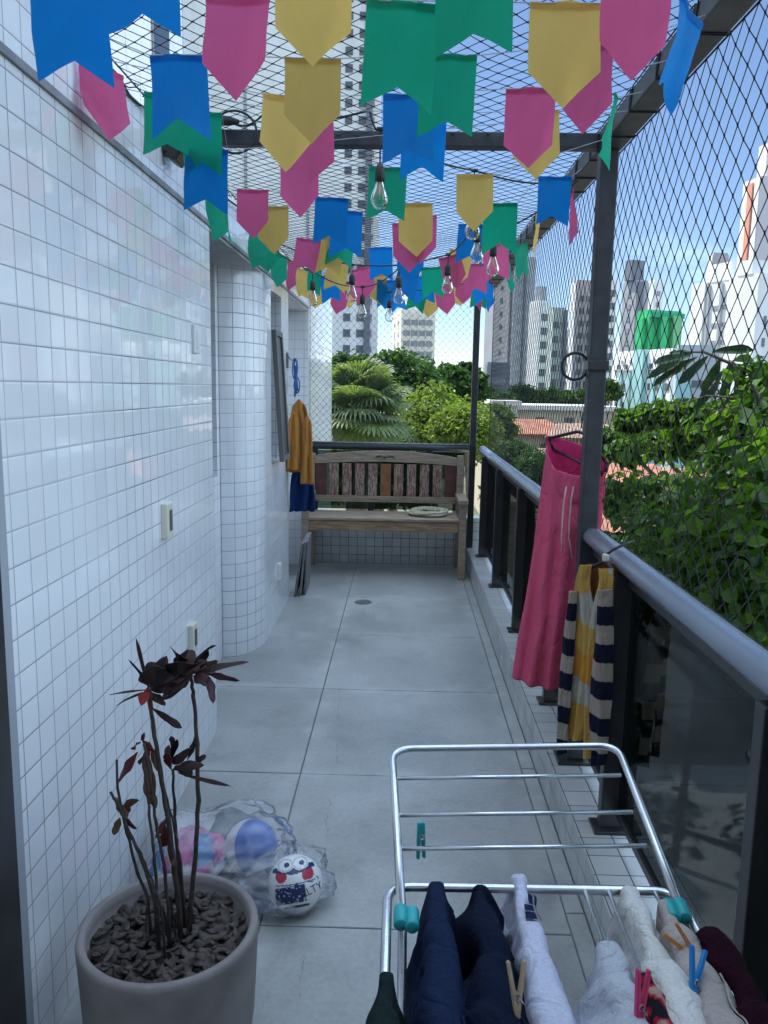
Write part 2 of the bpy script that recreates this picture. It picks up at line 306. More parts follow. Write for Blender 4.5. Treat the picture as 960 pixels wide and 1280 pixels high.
# ------------------------------------------------------------------ mesh builder
class MB:
    def __init__(s): s.v = []; s.f = []; s.mi = []; s.uv = {}; s.c = None
    def add(s, vs, fs, mi=0):
        o = len(s.v); s.v += [tuple(p) for p in vs]
        for f in fs: s.f.append([i + o for i in f]); s.mi.append(mi)
        return s
    def box(s, lo, hi, mi=0):
        x0, y0, z0 = lo; x1, y1, z1 = hi
        return s.add([(x0, y0, z0), (x1, y0, z0), (x1, y1, z0), (x0, y1, z0), (x0, y0, z1), (x1, y0, z1), (x1, y1, z1), (x0, y1, z1)],
              [(0, 3, 2, 1), (4, 5, 6, 7), (0, 1, 5, 4), (1, 2, 6, 5), (2, 3, 7, 6), (3, 0, 4, 7)], mi)
    def bbox(s, lo, hi, b=.004, mi=0):
        """box with chamfered edges"""
        bm = bmesh.new(); bmesh.ops.create_cube(bm, size=1)
        c = [(lo[i] + hi[i]) / 2 for i in range(3)]; d = [hi[i] - lo[i] for i in range(3)]
        for v in bm.verts: v.co = Vector((c[0] + v.co.x * d[0], c[1] + v.co.y * d[1], c[2] + v.co.z * d[2]))
        bmesh.ops.bevel(bm, geom=bm.edges[:], offset=min(b, min(d) * .45), segments=2, affect='EDGES', profile=.6)
        return s.bm(bm, None, mi)
    def bm(s, bm, mtx=None, mi=0):
        bm.verts.index_update()
        vs = [(mtx @ v.co if mtx else v.co.copy()) for v in bm.verts]
        fs = [[v.index for v in f.verts] for f in bm.faces]
        s.add(vs, fs, mi); bm.free(); return s
    def obox(s, mtx, size, b=.003, mi=0):
        bm = bmesh.new(); bmesh.ops.create_cube(bm, size=1)
        for v in bm.verts: v.co = Vector((v.co.x * size[0], v.co.y * size[1], v.co.z * size[2]))
        if b: bmesh.ops.bevel(bm, geom=bm.edges[:], offset=min(b, min(size) * .45), segments=2, affect='EDGES', profile=.6)
        return s.bm(bm, mtx, mi)
    def tube(s, pts, r, n=10, mi=0, caps=True, closed=False):
        pts = [Vector(p) for p in pts]; k = len(pts); rings = []
        rr = r if isinstance(r, (list, tuple)) else [r] * k
        nrm = None; o = len(s.v)
        for i, p in enumerate(pts):
            if closed: t = (pts[(i + 1) % k] - pts[i - 1])
            else: t = (pts[min(i + 1, k - 1)] - pts[max(i - 1, 0)])
            if t.length < 1e-9: t = Vector((0, 0, 1))
            t.normalize()
            if nrm is None:
                a = Vector((0, 0, 1)) if abs(t.z) < .9 else Vector((1, 0, 0)); nrm = t.cross(a).normalized()
            else:
                nrm = nrm - t * nrm.dot(t)
                if nrm.length < 1e-6: nrm = t.orthogonal()
                nrm.normalize()
            bn = t.cross(nrm)
            for j in range(n):
                a = 2 * PI * j / n; s.v.append(tuple(p + (nrm * math.cos(a) + bn * math.sin(a)) * rr[i]))
        for i in range(k if closed else k - 1):
            i2 = (i + 1) % k
            for j in range(n):
                s.f.append([o + i * n + j, o + i * n + (j + 1) % n, o + i2 * n + (j + 1) % n, o + i2 * n + j]); s.mi.append(mi)
        if caps and not closed:
            s.f.append([o + j for j in range(n)][::-1]); s.mi.append(mi)
            s.f.append([o + (k - 1) * n + j for j in range(n)]); s.mi.append(mi)
        return s
    def lathe(s, c, prof, n=48, mi=0):
        o = len(s.v); k = len(prof)
        for r, z in prof:
            for j in range(n):
                a = 2 * PI * j / n; s.v.append((c[0] + r * math.cos(a), c[1] + r * math.sin(a), c[2] + z))
        for i in range(k - 1):
            for j in range(n):
                s.f.append([o + i * n + j, o + i * n + (j + 1) % n, o + (i + 1) * n + (j + 1) % n, o + (i + 1) * n + j]); s.mi.append(mi)
        return s
    def grid(s, fn, nu, nv, mi=0):
        o = len(s.v)
        for i in range(nu + 1):
            for j in range(nv + 1): s.v.append(tuple(fn(i / nu, j / nv)))
        for i in range(nu):
            for j in range(nv):
                a = o + i * (nv + 1) + j; s.f.append([a, a + nv + 1, a + nv + 2, a + 1]); s.mi.append(mi)
        return s
    def build(s, name, mats, parent=None, smooth=False, root=None, uv=None, thick=0., colfn=None, sub=0):
        """verts are world coordinates; they are stored relative to root (an Empty's world location)"""
        if not isinstance(mats, (list, tuple)): mats = [mats]
        mats = [MT[m] if isinstance(m, str) else m for m in mats]
        me = bpy.data.meshes.new(name)
        ro = Vector(root) if root is not None else (ROOT[parent.name] if parent is not None else None)
        if ro is None:
            a = np.array(s.v); ro = Vector(((a[:, 0].min() + a[:, 0].max()) / 2, (a[:, 1].min() + a[:, 1].max()) / 2, a[:, 2].min()))
        me.from_pydata([(p[0] - ro[0], p[1] - ro[1], p[2] - ro[2]) for p in s.v], [], s.f)
        for m in mats: me.materials.append(m)
        if any(s.mi): me.polygons.foreach_set('material_index', s.mi)
        ul = me.uv_layers.new(name='UVMap')
        for p in me.polygons:
            n = p.normal; ax = max(range(3), key=lambda i: abs(n[i]))
            for li in p.loop_indices:
                vi = me.loops[li].vertex_index; q = s.v[vi]
                if uv: ul.data[li].uv = uv(q)
                else: ul.data[li].uv = (q[1], q[2]) if ax == 0 else ((q[0], q[2]) if ax == 1 else (q[0], q[1]))
        if colfn:
            ca = me.color_attributes.new('Col', 'FLOAT_COLOR', 'POINT')
            for i, q in enumerate(s.v): ca.data[i].color = (*colfn(q), 1)
        if smooth: me.polygons.foreach_set('use_smooth', [True] * len(me.polygons))
        me.update()
        o = bpy.data.objects.new(name, me); COL.objects.link(o)
        if parent is not None: o.parent = parent
        else: o.location = ro
        ROOT[o.name] = ro
        if thick:
            md = o.modifiers.new('Solidify', 'SOLIDIFY'); md.thickness = thick; md.offset = 0
        if sub:
            md = o.modifiers.new('Subsurf', 'SUBSURF'); md.levels = sub; md.render_levels = sub
        return o
ROOT = {}
def tag(o, label=None, cat=None, group=None, kind=None):
    if label: o['label'] = label
    if cat: o['category'] = cat
    if group: o['group'] = group
    if kind: o['kind'] = kind
    return o
def thing(name, label, cat, loc=(0, 0, 0), group=None, kind=None):
    o = bpy.data.objects.new(name, None); o.empty_display_size = .1; COL.objects.link(o); o.location = loc
    ROOT[o.name] = Vector(loc); return tag(o, label, cat, group, kind)
KIDS = {}
def copy_tree(o, parent=None):
    c = o.copy(); COL.objects.link(c)
    if parent is not None: c.parent = parent
    for ch in [x for x in bpy.data.objects if x.parent == o]: copy_tree(ch, c)
    return c
def nz3(p, s): return noise.noise(Vector(p) * s)
# ================================================================== TERRACE
WX = -.84                                   # face of the tiled wall
KX0, KX1, KZ = .594, .80, .18               # kerb
YEND = 7.20
# floor: base + slabs with open joints
m = MB(); m.box((-2.2, -2.5, -.25), (KX1, YEND + .12, -.006)); tag(m.build('floor_base', 'grout', root=(0, 0, 0)), kind='structure')
m = MB(); xs = [-2.15, -1.335, -.40, .534]; ys = [.265 + .955 * i for i in range(-3, 8)]; ys[-1] = YEND
def slab(x0, x1, y0, y1, g=.0028):
    bm = bmesh.new(); bmesh.ops.create_cube(bm, size=1)
    lo = (x0 + g, y0 + g, -.02); hi = (x1 - g, y1 - g, rnd.uniform(-.0008, .0008))
    for v in bm.verts: v.co = Vector([(lo[i] + hi[i]) / 2 + v.co[i] * (hi[i] - lo[i]) for i in range(3)])
    bmesh.ops.bevel(bm, geom=[e for e in bm.edges if all(v.co.z > -.01 for v in e.verts)], offset=.002, segments=1, affect='EDGES')
    m.bm(bm)
for i in range(3):
    for j in range(len(ys) - 1):
        if ys[j + 1] - ys[j] > .02: slab(xs[i], xs[i + 1], ys[j], ys[j + 1])
y = -2.5
while y < YEND - .02:
    y2 = min(y + .955, YEND); slab(.534, KX0, y, y2); y = y2
tag(m.build('floor', 'floor', root=(0, 0, 0)), kind='structure')
# hairline cracks filled with dirt
def crack(p0, p1, n=14):
    k = MB(); 
    for i in range(n):
        if rnd.random() < .3: continue
        a = i / n; b = (i + .75) / n
        P = Vector(p0).lerp(Vector(p1), a); Q = Vector(p0).lerp(Vector(p1), b)
        j = rnd.uniform(-.006, .006); w_ = rnd.uniform(.0006, .0016)
        k.add([(P.x + j - w_, P.y, .0025), (P.x + j + w_, P.y, .0025), (Q.x + j + w_ * .6 + .002, Q.y, .0025), (Q.x + j - w_ * .6 + .002, Q.y, .0025)], [(0, 1, 2, 3)])
    return k
k = crack(onz(414, 985), onz(405, 1060)); k2 = crack(onz(382, 1195), onz(372, 1250), 8); k.add(k2.v, k2.f); k2 = crack(onz(425, 860), onz(421, 960), 8); k.add(k2.v, k2.f)
tag(k.build('floor_crack', 'grout', root=(0, 0, 0)), kind='structure')
# drain
dp = onz(454, 753)
m = MB(); m.lathe((dp.x, dp.y, 0), [(.0, .003), (.055, .003), (.062, .005), (.066, .001)], 32)
dr = thing('floor_drain', 'round dark floor drain in the grey concrete slabs before the bench', 'drain', (dp.x, dp.y, 0))
m.build('drain_rim', 'grey_plastic', dr, True)
m = MB()
for i in range(5): m.box((dp.x - .035, dp.y - .03 + i * .014, .0035), (dp.x + .035, dp.y - .024 + i * .014, .0065))
m.build('drain_grate', 'steel', dr)
# ---------------------------------------------------------------- tiled wall
tw = thing('tiled_wall', 'long wall of small glossy white square tiles along the left of the terrace', 'wall', (WX, 3, 0))
TOP0 = 2.262
JY = 1.655
m = MB(); m.box((-1.5, JY, 0), (WX, 3.52, TOP0)); m.build('wall_panel', 'tile', tw)
def open_panel(x0, x1, ya, yb, oz0, oz1, oya, oyb, nm):
    """a wall length with a window opening"""
    m = MB(); m.box((x0, ya, 0), (x1, yb, oz0)); m.box((x0, ya, oz0), (x1, oya, oz1)); m.box((x0, oyb, oz0), (x1, yb, oz1))
    if oz1 < TOP0 - .001: m.box((x0, ya, oz1), (x1, yb, TOP0))
    return m.build(nm, 'tile', tw)
open_panel(-1.4, -1.045, 3.523, 4.545, 1.09, TOP0, 3.64, 4.48, 'recessed_panel')
# curved column between the recess and the far stretch
cv = []
for i in range(17):
    a = i / 16 * PI / 2; cv.append((-1.045 + .205 * math.sin(a) ** .9, 4.55 + .34 * (1 - math.cos(a)) ** 1.0))
m = MB(); o = 0; arc = [0]
for i in range(1, len(cv)): arc.append(arc[-1] + math.dist(cv[i], cv[i - 1]))
for i, (x, y) in enumerate(cv): m.v += [(x, y, 0), (x, y, TOP0)]
for i in range(len(cv) - 1): m.f.append([2 * i, 2 * i + 2, 2 * i + 3, 2 * i + 1]); m.mi.append(0)
def uvc(q):
    i = min(range(len(cv)), key=lambda k: math.dist(cv[k], q[:2])); return (arc[i], q[2])
m.build('curved_panel', 'tile', tw, True, uv=uvc)
open_panel(-1.4, WX, 4.893, 5.865, 1.10, 2.19, 5.10, 5.53, 'wall_panel')
m = MB(); m.box((-1.4, 5.868, 0), (-1.10, 7.10, TOP0)); m.build('recessed_panel', 'tile', tw)
m = MB(); m.box((-1.4, 7.103, 0), (WX - .001, 9.4, 2.62)); m.build('end_pillar', 'tile', tw)
# upper band, soffit and flashing
m = MB(); m.box((-1.5, 1.735, TOP0 + .022), (WX, 7.10, 2.46)); m.build('upper_band', 'tile', tw)
m = MB(); m.box((-1.499, 1.60, TOP0 + .001), (WX + .008, 7.098, TOP0 + .020)); m.build('ledge', 'flash', tw)
m = MB(); m.box((-1.3, 3.53, TOP0 - .012), (WX - .004, 7.096, TOP0)); m.build('soffit', 'slab', tw)
m = MB(); m.box((-1.45, 1.66, TOP0 + .023), (WX - .05, 1.733, 2.46)); m.build('lintel', 'dark', tw)
# window in first recess
wn = MB(); wn.bbox((-1.19, 3.64, 1.092), (-1.13, 3.69, 2.255)); wn.bbox((-1.19, 4.43, 1.092), (-1.13, 4.48, 2.255)); wn.bbox((-1.19, 3.69, 1.092), (-1.13, 4.43, 1.13)); wn.bbox((-1.19, 4.04, 1.13), (-1.13, 4.08, 2.2))
f = wn.build('window_frame', 'flash', tw)
m = MB(); m.box((-1.165, 3.69, 1.13), (-1.160, 4.43, 2.25)); m.build('pane', 'winglass', f, root=ROOT[tw.name])
# open top-hung sash further along
hz, hb = 1.95, 1.115
def sash(y0, y1):
    tilt = math.atan2(.05, hz - hb); Lh = (hz - hb) / math.cos(tilt)
    mt = Matrix.Translation((WX + .012, (y0 + y1) / 2, hz)) @ Matrix.Rotation(-tilt, 4, 'Y')
    fr = MB(); fw = y1 - y0
    for cy, cz, sy, sz in ((-fw / 2 + .018, -Lh / 2, .036, Lh), (fw / 2 - .018, -Lh / 2, .036, Lh), (0, -.018, fw - .073, .036), (0, -Lh + .018, fw - .073, .036)):
        fr.obox(mt @ Matrix.Translation((0, cy, cz)), (.03, sy, sz))
    gl = MB(); gl.obox(mt @ Matrix.Translation((0, 0, -Lh / 2)), (.006, fw - .07, Lh - .07), 0)
    return fr, gl
fr, gl = sash(5.13, 5.42)
ws = thing('window_sash', 'narrow top-hung window sash tilted open out of the white tiled wall', 'window', (WX, 5.3, hb))
fo = fr.build('sash_frame', 'grey_plastic', ws); gl.build('pane', simple('dusty_glass', (.05, .055, .06), .35), fo, root=ROOT[ws.name])
# door jamb at the near end of the wall
dj = thing('door_frame', 'dark metal door frame at the near end of the tiled wall', 'door frame', (WX, JY - .05, 0))
m = MB(); m.bbox((-.93, JY - .045, 0), (WX + .004, JY - .003, TOP0)); m.build('jamb_trim', simple('jamb_grey', (.33, .35, .38), .5), dj)
m = MB(); m.bbox((-.95, JY - .16, 0), (WX + .010, JY - .048, TOP0)); m.bbox((-.95, .2, 0), (WX - .02, JY - .163, .05)); m.build('door_post', 'dark', dj)
# roof over the near end, where the photographer stands, with the room wall behind
tag(MB().box((-3.6, -3.2, 2.62), (1.15, .55, 2.82)).build('roof_slab', 'slab', root=(0, 0, 0)), kind='structure')
rw = thing('end_wall', 'white plastered wall closing the terrace behind the viewer', 'wall', (0, -2.6, 0))
MB().box((-3.4, -2.75, 0), (KX1, -2.52, 2.547)).build('wall_panel', 'white', rw)
# ---------------------------------------------------------------- kerb + end parapet
kb = thing('tiled_kerb', 'low kerb of square white tiles carrying the balcony rail', 'kerb', (.7, 3, 0))
MB().box((KX0, -2.5, 0), (KX1, YEND - .003, KZ)).build('kerb_body', 'kerbtile', kb)
ep = thing('tiled_parapet', 'low parapet of grey-joint white tiles behind the wooden bench', 'wall', (0, YEND, 0))
MB().box((-1.1, YEND, 0), (KX1, YEND + .14, .44)).build('parapet_body', tile_mat('parapet_tile', (.08, .08), (.62, .62, .61), (.07, .07, .07), .3, .03, .02, .2), ep)
# ---------------------------------------------------------------- side railing
rl = thing('balcony_railing', 'dark metal balcony railing with tinted glass and a rounded grey handrail', 'railing', (.71, 3, KZ))
RXC, RZC = .712, 1.068
prof = [(math.cos(a) * .040, math.sin(a) * .033) for a in [i / 20 * 2 * PI for i in range(20)]]
m = MB(); ysn = [-2.4, 0, 2, 4, 6, 7.19]
for y in ysn:
    for dx, dz in prof: m.v.append((RXC + dx, y, RZC + dz))
for i in range(len(ysn) - 1):
    for j in range(20): m.f.append([i * 20 + j, i * 20 + (j + 1) % 20, (i + 1) * 20 + (j + 1) % 20, (i + 1) * 20 + j]); m.mi.append(0)
m.f.append(list(range(20))); m.mi.append(0); m.f.append(list(range(100, 120))[::-1]); m.mi.append(0)
m.build('handrail', 'rail', rl, True)
posts = [-1.8, -.72, .36, 1.42, 2.46, 3.53, 4.62, 5.70, 6.76]
for i, y in enumerate(posts):
    m = MB(); m.bbox((.668, y - .022, KZ + .012), (.752, y + .022, 1.036)); p = m.build('post', 'dark', rl)
    b_ = MB(); b_.bbox((.645, y - .045, KZ), (.775, y + .045, KZ + .013)); b_.build('base_plate', 'dark', p, root=ROOT[rl.name])
pe = [-2.4] + posts + [7.15]
for i in range(len(pe) - 1):
    a, b = pe[i] + .024, pe[i + 1] - .024
    MB().box((.722, a, KZ + .085), (.730, b, 1.02)).build('glass_panel', 'glass', rl)
m = MB(); m.bbox((.706, -2.4, 1.003), (.746, 7.15, 1.034), .004)
for i in range(len(pe) - 1): m.bbox((.712, pe[i] + .026, KZ + .062), (.740, pe[i + 1] - .026, KZ + .088), .003)
m.build('glazing_bead', 'dark', rl)
# end railing
er = thing('end_railing', 'dark cross railing with tinted glass behind the bench', 'railing', (0, YEND + .03, .44))
m = MB(); m.tube([(-.84, YEND + .04, 1.075), (.655, YEND + .04, 1.075)], .036, 20); m.build('handrail', simple('dark_rail', (.045, .05, .055), .4, spec=.6), er, True)
for x in (-.80, -.28, .24): 
    MB().bbox((x - .03, YEND + .02, .44), (x + .03, YEND + .065, 1.045)).build('post', 'dark', er)
for a, b in ((-.77, -.31), (-.25, .21), (.27, .56)):
    MB().box((a, YEND + .038, .50), (b, YEND + .046, 1.035)).build('glass_panel', clear_mat('smoky_glass', (.30, .36, .33), .03, 1.45, .0), er)
# ---------------------------------------------------------------- frame that carries the net
BZ = 2.455; BX = .695
fr = thing('net_frame', 'painted steel posts and beams holding the safety net above the terrace', 'frame', (BX, 3, KZ))
def hollow(m, lo, hi): return m.bbox(lo, hi, .005)
MB().bbox((.662, 2.925, KZ + .014), (.724, 2.985, BZ - .03), .005).build('post', 'beam', fr)
MB().bbox((.595, 7.13, KZ), (.650, 7.185, BZ - .03), .005).build('post', 'dark', fr)
m = MB(); m.bbox((.655, .4, BZ - .03), (.735, 7.185, BZ + .03), .005); m.build('side_beam', 'beam', fr)
MB().bbox((WX + .001, 2.935, BZ - .027), (.654, 2.985, BZ + .024), .005).build('cross_beam', 'beam', fr)
MB().bbox((WX + .001, 7.14, BZ - .022), (.594, 7.18, BZ + .02), .005).build('cross_beam', 'beam', fr)
MB().bbox((.62, 2.90, KZ), (.765, 3.01, KZ + .013)).build('base_plate', 'dark', fr)
# lashing cord round the side beam
m = MB(); pts = []
y = 1.2
while y < 7.1:
    for k in range(2):
        for dx, dz in ((-.042, -.032), (.042, -.032), (.042, .032), (-.042, .032)):
            pts.append((.695 + dx, y + rnd.uniform(-.002, .002), BZ + dz)); y += .0022
    y += rnd.uniform(.16, .27)
    pts.append((.653, y - .02, BZ + .032))
m.tube(pts, .0022, 5); m.build('lashing_cord', 'net', fr)
# ring clamp on the main post
m = MB(); rp = ony(718, 458, 2.99)
m.tube([(rp.x + .048 * math.cos(a), rp.y - .01, rp.z + .048 * math.sin(a)) for a in [i / 24 * 2 * PI for i in range(24)]], .0055, 8, closed=True)
m.build('ring', 'cord', fr, True)
m = MB(); m.bbox((.655, 2.915, rp.z - .015), (.730, 2.995, rp.z + .02), .004); m.build('clamp', 'dark', fr)
# ---------------------------------------------------------------- safety nets (real cord, knotted)
def make_net(name, label, org, U, V, lu, lv, du, dv, r, disp):
    U = Vector(U); V = Vector(V); N = U.cross(V).normalized(); org = Vector(org)
    nu = int(lu / (du / 2)); nv = int(lv / (dv / 2)); K = {}
    for i in range(nu + 1):
        for j in range(nv + 1):
            if (i + j) % 2: continue
            u, v = i * lu / nu, j * lv / nv
            edge = i in (0, nu) or j in (0, nv)
            ju, jv = (0, 0) if edge else (nz3((u, v, 3.1), 3.) * .012 + rnd.uniform(-.0025, .0025), nz3((u, v, 9.7), 3.) * .012 + rnd.uniform(-.0025, .0025))
            K[i, j] = org + U * (u + ju) + V * (v + jv) + N * disp(u, v)
    m = MB(); rk = r * 2.0
    V_, F_ = m.v, m.f
    def seg(a, b):
        d = (b - a).normalized(); s1 = d.cross(N).normalized(); o = len(V_)
        for p in (a, b):
            for k in range(3):
                an = 2 * PI * k / 3; V_.append(tuple(p + (s1 * math.cos(an) + N * math.sin(an)) * r))
        for k in range(3): F_.append([o + k, o + (k + 1) % 3, o + 3 + (k + 1) % 3, o + 3 + k]); m.mi.append(0)
    for (i, j), p in K.items():
        for di in (-1, 1):
            q = K.get((i + di, j + 1))
            if q is not None: seg(p, q)
        h = du * .085                                    # the knot: a short thick twist along u
        o = len(V_)
        V_ += [tuple(p + U * h), tuple(p - U * h), tuple(p + V * rk), tuple(p - V * rk), tuple(p + N * rk), tuple(p - N * rk)]
        for t in ((0, 2, 4), (2, 1, 4), (1, 3, 4), (3, 0, 4), (2, 0, 5), (1, 2, 5), (3, 1, 5), (0, 3, 5)): F_.append([o + x for x in t]); m.mi.append(0)
    # border rope
    def bd(a, b): 
        pts = [a.lerp(b, t / 40) for t in range(41)]; m.tube(pts, r * 1.9, 5)
    c = [org, org + U * lu, org + U * lu + V * lv, org + V * lv]
    for a in range(4): bd(c[a], c[(a + 1) % 4])
    return tag(m.build(name, 'net', root=org), label, 'safety net')
NETX = .766
make_net('safety_net', 'black knotted safety net standing between the handrail and the side beam', (NETX, -.5, 1.075), (0, 0, 1), (0, 1, 0), BZ - 1.075, 7.66, .078, .077, .0015, lambda u, v: .008 * math.sin(v * 2.1) * math.sin(PI * u / 1.38))
make_net('safety_net', 'black safety net stretched flat overhead above the paper flags', (WX + .01, 1.2, BZ + .034), (1, 0, 0), (0, 1, 0), NETX - WX - .01, 5.95, .064, .072, .0014, lambda u, v: -.03 * math.sin(PI * u / 1.6) * abs(math.sin(PI * v / 5.95)) ** .5 - .006 * math.sin(u * 9 + v * 5))
make_net('safety_net', 'black safety net closing the far end above the bench', (WX, YEND + .012, 1.10), (0, 0, 1), (1, 0, 0), BZ - 1.10, 1.47, .062, .060, .0012, lambda u, v: .006 * math.sin(v * 7))
# ---------------------------------------------------------------- own block beyond the wall
ob = thing('apartment_block', 'tall white tiled block rising close behind the terrace wall', 'building', (-8, 6, -11))
MB().box((-16, -12, -11), (-4.0, 15, 13.6)).build('wall', 'facade', ob)
MB().box((-4.0 + .001, -12, -11), (-1.51, 9.35, 2.40)).build('lower_wing', 'white', ob)
for k in range(5):
    for fl in range(3):
        y0 = 3.2 + k * 2.5; z0 = 3.6 + fl * 2.75
        f = MB().bbox((-4.02, y0, z0), (-3.97, y0 + .9, z0 + 1.1)).build('window', 'flash', ob)
        MB().box((-3.972, y0 + .05, z0 + .05), (-3.966, y0 + .85, z0 + 1.05)).build('pane', 'winglass', f, root=ROOT[ob.name])
# ================================================================== FITTINGS ON THE WALL
def plate(name, label, cat, y, z, w_, h_, d, matn, insert=None, x=WX):
    t = thing(name, label, cat, (x, y, z))
    m = MB(); m.bbox((x - .001, y - w_ / 2, z - h_ / 2), (x + d, y + w_ / 2, z + h_ / 2), .006); m.build('cover_plate', matn, t)
    if insert:
        m = MB(); m.bbox((x + d - .004, y - w_ * .18, z - h_ * .30), (x + d + .004, y + w_ * .18, z + h_ * .30), .004); m.build('button', insert, t)
    return t
p = onx(205, 650, WX); plate('wall_switch', 'cream switch box with a dark slot on the white tiled wall at waist height', 'switch', p.y, p.z, .075, .125, .024, 'cream', 'grey_plastic')
p = onx(243, 424, WX); plate('outlet_cover', 'white blank cover plate high on the glossy tiled wall', 'cover plate', p.y, p.z, .075, .115, .012, 'whiteplastic', 'whiteplastic')
p = onx(238, 796, WX); plate('wall_socket', 'cream wall socket low on the tiled wall behind the dry plant', 'socket', p.y, p.z, .075, .115, .022, 'cream', 'grey_plastic')
p = onx(348, 714, WX); plate('wall_socket', 'white wall socket low on the far wall stretch near the bench', 'socket', p.y, p.z, .075, .115, .018, 'whiteplastic', 'cream')
# floodlight on the wall top
p = onx(207, 188, WX)
fl = thing('floodlight', 'small black floodlight fixed to the upper tiled band under the net', 'lamp', (p.x, p.y, p.z))
mt = Matrix.Translation((p.x + .05, p.y, p.z)) @ Matrix.Rotation(.5, 4, 'Y')
MB().obox(mt, (.035, .11, .09), .006).build('housing', 'dark', fl)
MB().obox(mt @ Matrix.Translation((.018, 0, 0)), (.004, .09, .07), .001).build('lens', 'winglass', fl)
MB().bbox((p.x, p.y - .05, p.z - .012), (p.x + .04, p.y + .05, p.z + .012), .003).build('bracket', 'dark', fl)
# loose cable along the wall top
pts = []
for i in range(60):
    y = 1.85 + i * .085
    pts.append((WX + .012 + .010 * math.sin(i * 1.3), y, 2.462 - .012 * abs(math.sin(i * .6)) - .008 * rnd.random()))
m = MB(); m.tube(pts, .0045, 7)
for i in range(4, 56, 3):
    p = Vector(pts[i])
    for s in (-1, 1):
        q = [p, p + Vector((.02, s * .012, .012 * s)), p + Vector((.035 + rnd.uniform(0, .02), s * .02, rnd.uniform(-.04, .02)))]
        m.tube(q, .0018, 4)
tag(m.build('wall_cable', 'cord'), 'black cable with tie ends running along the top of the tiled wall', 'cable')
# ================================================================== BENCH
BL, BRr, BY0, BY1 = -.84, .545, 6.62, 7.14
bn = thing('garden_bench', 'weathered wooden garden bench with a slatted back of peeling paint at the terrace end', 'bench', (-.15, 6.88, 0))
def wb(lo, hi, b=.006): return MB().bbox(lo, hi, b)
MB_s = wb((BL + .02, BY0 + .0, .405), (BRr - .062, BY0 + .03, .49)); MB_s.build('seat_apron', 'woodwarm', bn)
for i in range(5):
    y0 = BY0 + .002 + i * .084
    wb((BL + .01, y0 - .012 if i == 0 else y0, .492), (BRr - .064, y0 + .078, .515), .005).build('seat_slat', 'wood', bn)
for x0 in (BL, BRr - .06):
    wb((x0, BY0 - .005, 0), (x0 + .06, BY0 + .055, .645), .005).build('leg', 'wood', bn)
    wb((x0, BY1 - .06, 0), (x0 + .06, BY1 - .005, 1.015), .005).build('leg', 'wood', bn)
    wb((x0 - .012, BY0 - .04, .646), (x0 + .072, BY1 - .062, .686), .008).build('armrest', 'wood', bn)
    wb((x0 + .008, BY0 + .056, .41), (x0 + .052, BY1 - .061, .485), .004).build('side_rail', 'wood', bn)
# arched top rail
m = MB(); n = 24; ya, yb = BY1 - .052, BY1 - .018; xa, xb = BL + .061, BRr - .061
for i in range(n + 1):
    t = i / n; x = xa + (xb - xa) * t; zt = .995 + .050 * math.sin(PI * t) ** .8; zb = .925 + .025 * math.sin(PI * t)
    m.v += [(x, ya, zb), (x, ya, zt), (x, yb, zt), (x, yb, zb)]
for i in range(n):
    for j in range(4): m.f.append([i * 4 + j, i * 4 + (j + 1) % 4, (i + 1) * 4 + (j + 1) % 4, (i + 1) * 4 + j][::-1]); m.mi.append(0)
m.f += [[0, 1, 2, 3], [n * 4 + 3, n * 4 + 2, n * 4 + 1, n * 4]]; m.mi += [0, 0]
tr = m.build('top_rail', 'wood', bn)
m = MB()
for s in (-1, 1):
    for i in range(5):
        a = i / 5
        m.tube([(-.155 + s * (.01 + .07 * a), ya - .003, .995 + .012 * math.sin(a * PI)), (-.155 + s * (.03 + .07 * a), ya - .003, .995 - .01 * a)], .004, 6)
m.lathe((-.155, ya - .002, .99), [(0, -.012), (.012, -.008), (.016, 0), (.012, .008), (0, .012)], 12)
m.build('carved_motif', 'dark', tr, root=ROOT[bn.name])
wb((xa, BY1 - .05, .585), (xb, BY1 - .02, .64), .004).build('back_rail', 'wood', bn)
def peel(name, c1, c2, c3, seed):
    m, t, b = mat(name); c = t.nodes.new('ShaderNodeTexCoord'); mp = t.nodes.new('ShaderNodeMapping'); mp.inputs['Scale'].default_value = (62, 8, 7); mp.inputs['Location'].default_value = (seed, seed, 0)
    nz = t.nodes.new('ShaderNodeTexNoise'); nz.inputs['Scale'].default_value = 1.6; nz.inputs['Detail'].default_value = 7; nz.inputs['Roughness'].default_value = .65
    t.links.new(c.outputs['Object'], mp.inputs[0]); t.links.new(mp.outputs[0], nz.inputs['Vector'])
    r = t.nodes.new('ShaderNodeValToRGB'); e = r.color_ramp.elements; r.color_ramp.interpolation = 'CONSTANT'
    e[0].position = 0; e[0].color = (*c1, 1); e[1].position = .50; e[1].color = (*c2, 1); x = e.new(.565); x.color = (*c3, 1)
    t.links.new(nz.outputs['Fac'], r.inputs[0]); t.links.new(r.outputs[0], b.inputs['Base Color']); b.inputs['Roughness'].default_value = .8
    return m
ns = 11
for i in range(ns):
    x = xa + .055 + (xb - xa - .11) * i / (ns - 1)
    if i in (0, ns - 1): mm = simple('slat_dark_red', (.10, .032, .028), .75, noise_amt=.4, scale=14); w_ = .05
    elif i == 5: mm = simple('slat_orange_brown', (.25, .10, .045), .75, noise_amt=.3, scale=14); w_ = .046
    else: mm = peel('slat_peeling_paint', (.19, .07, .05), (.42, .35, .29), (.12, .065, .05), i * 3.1); w_ = .041
    wb((x - w_, BY1 - .045, .641), (x + w_, BY1 - .027, .93), .003).build('back_slat', mm, bn)
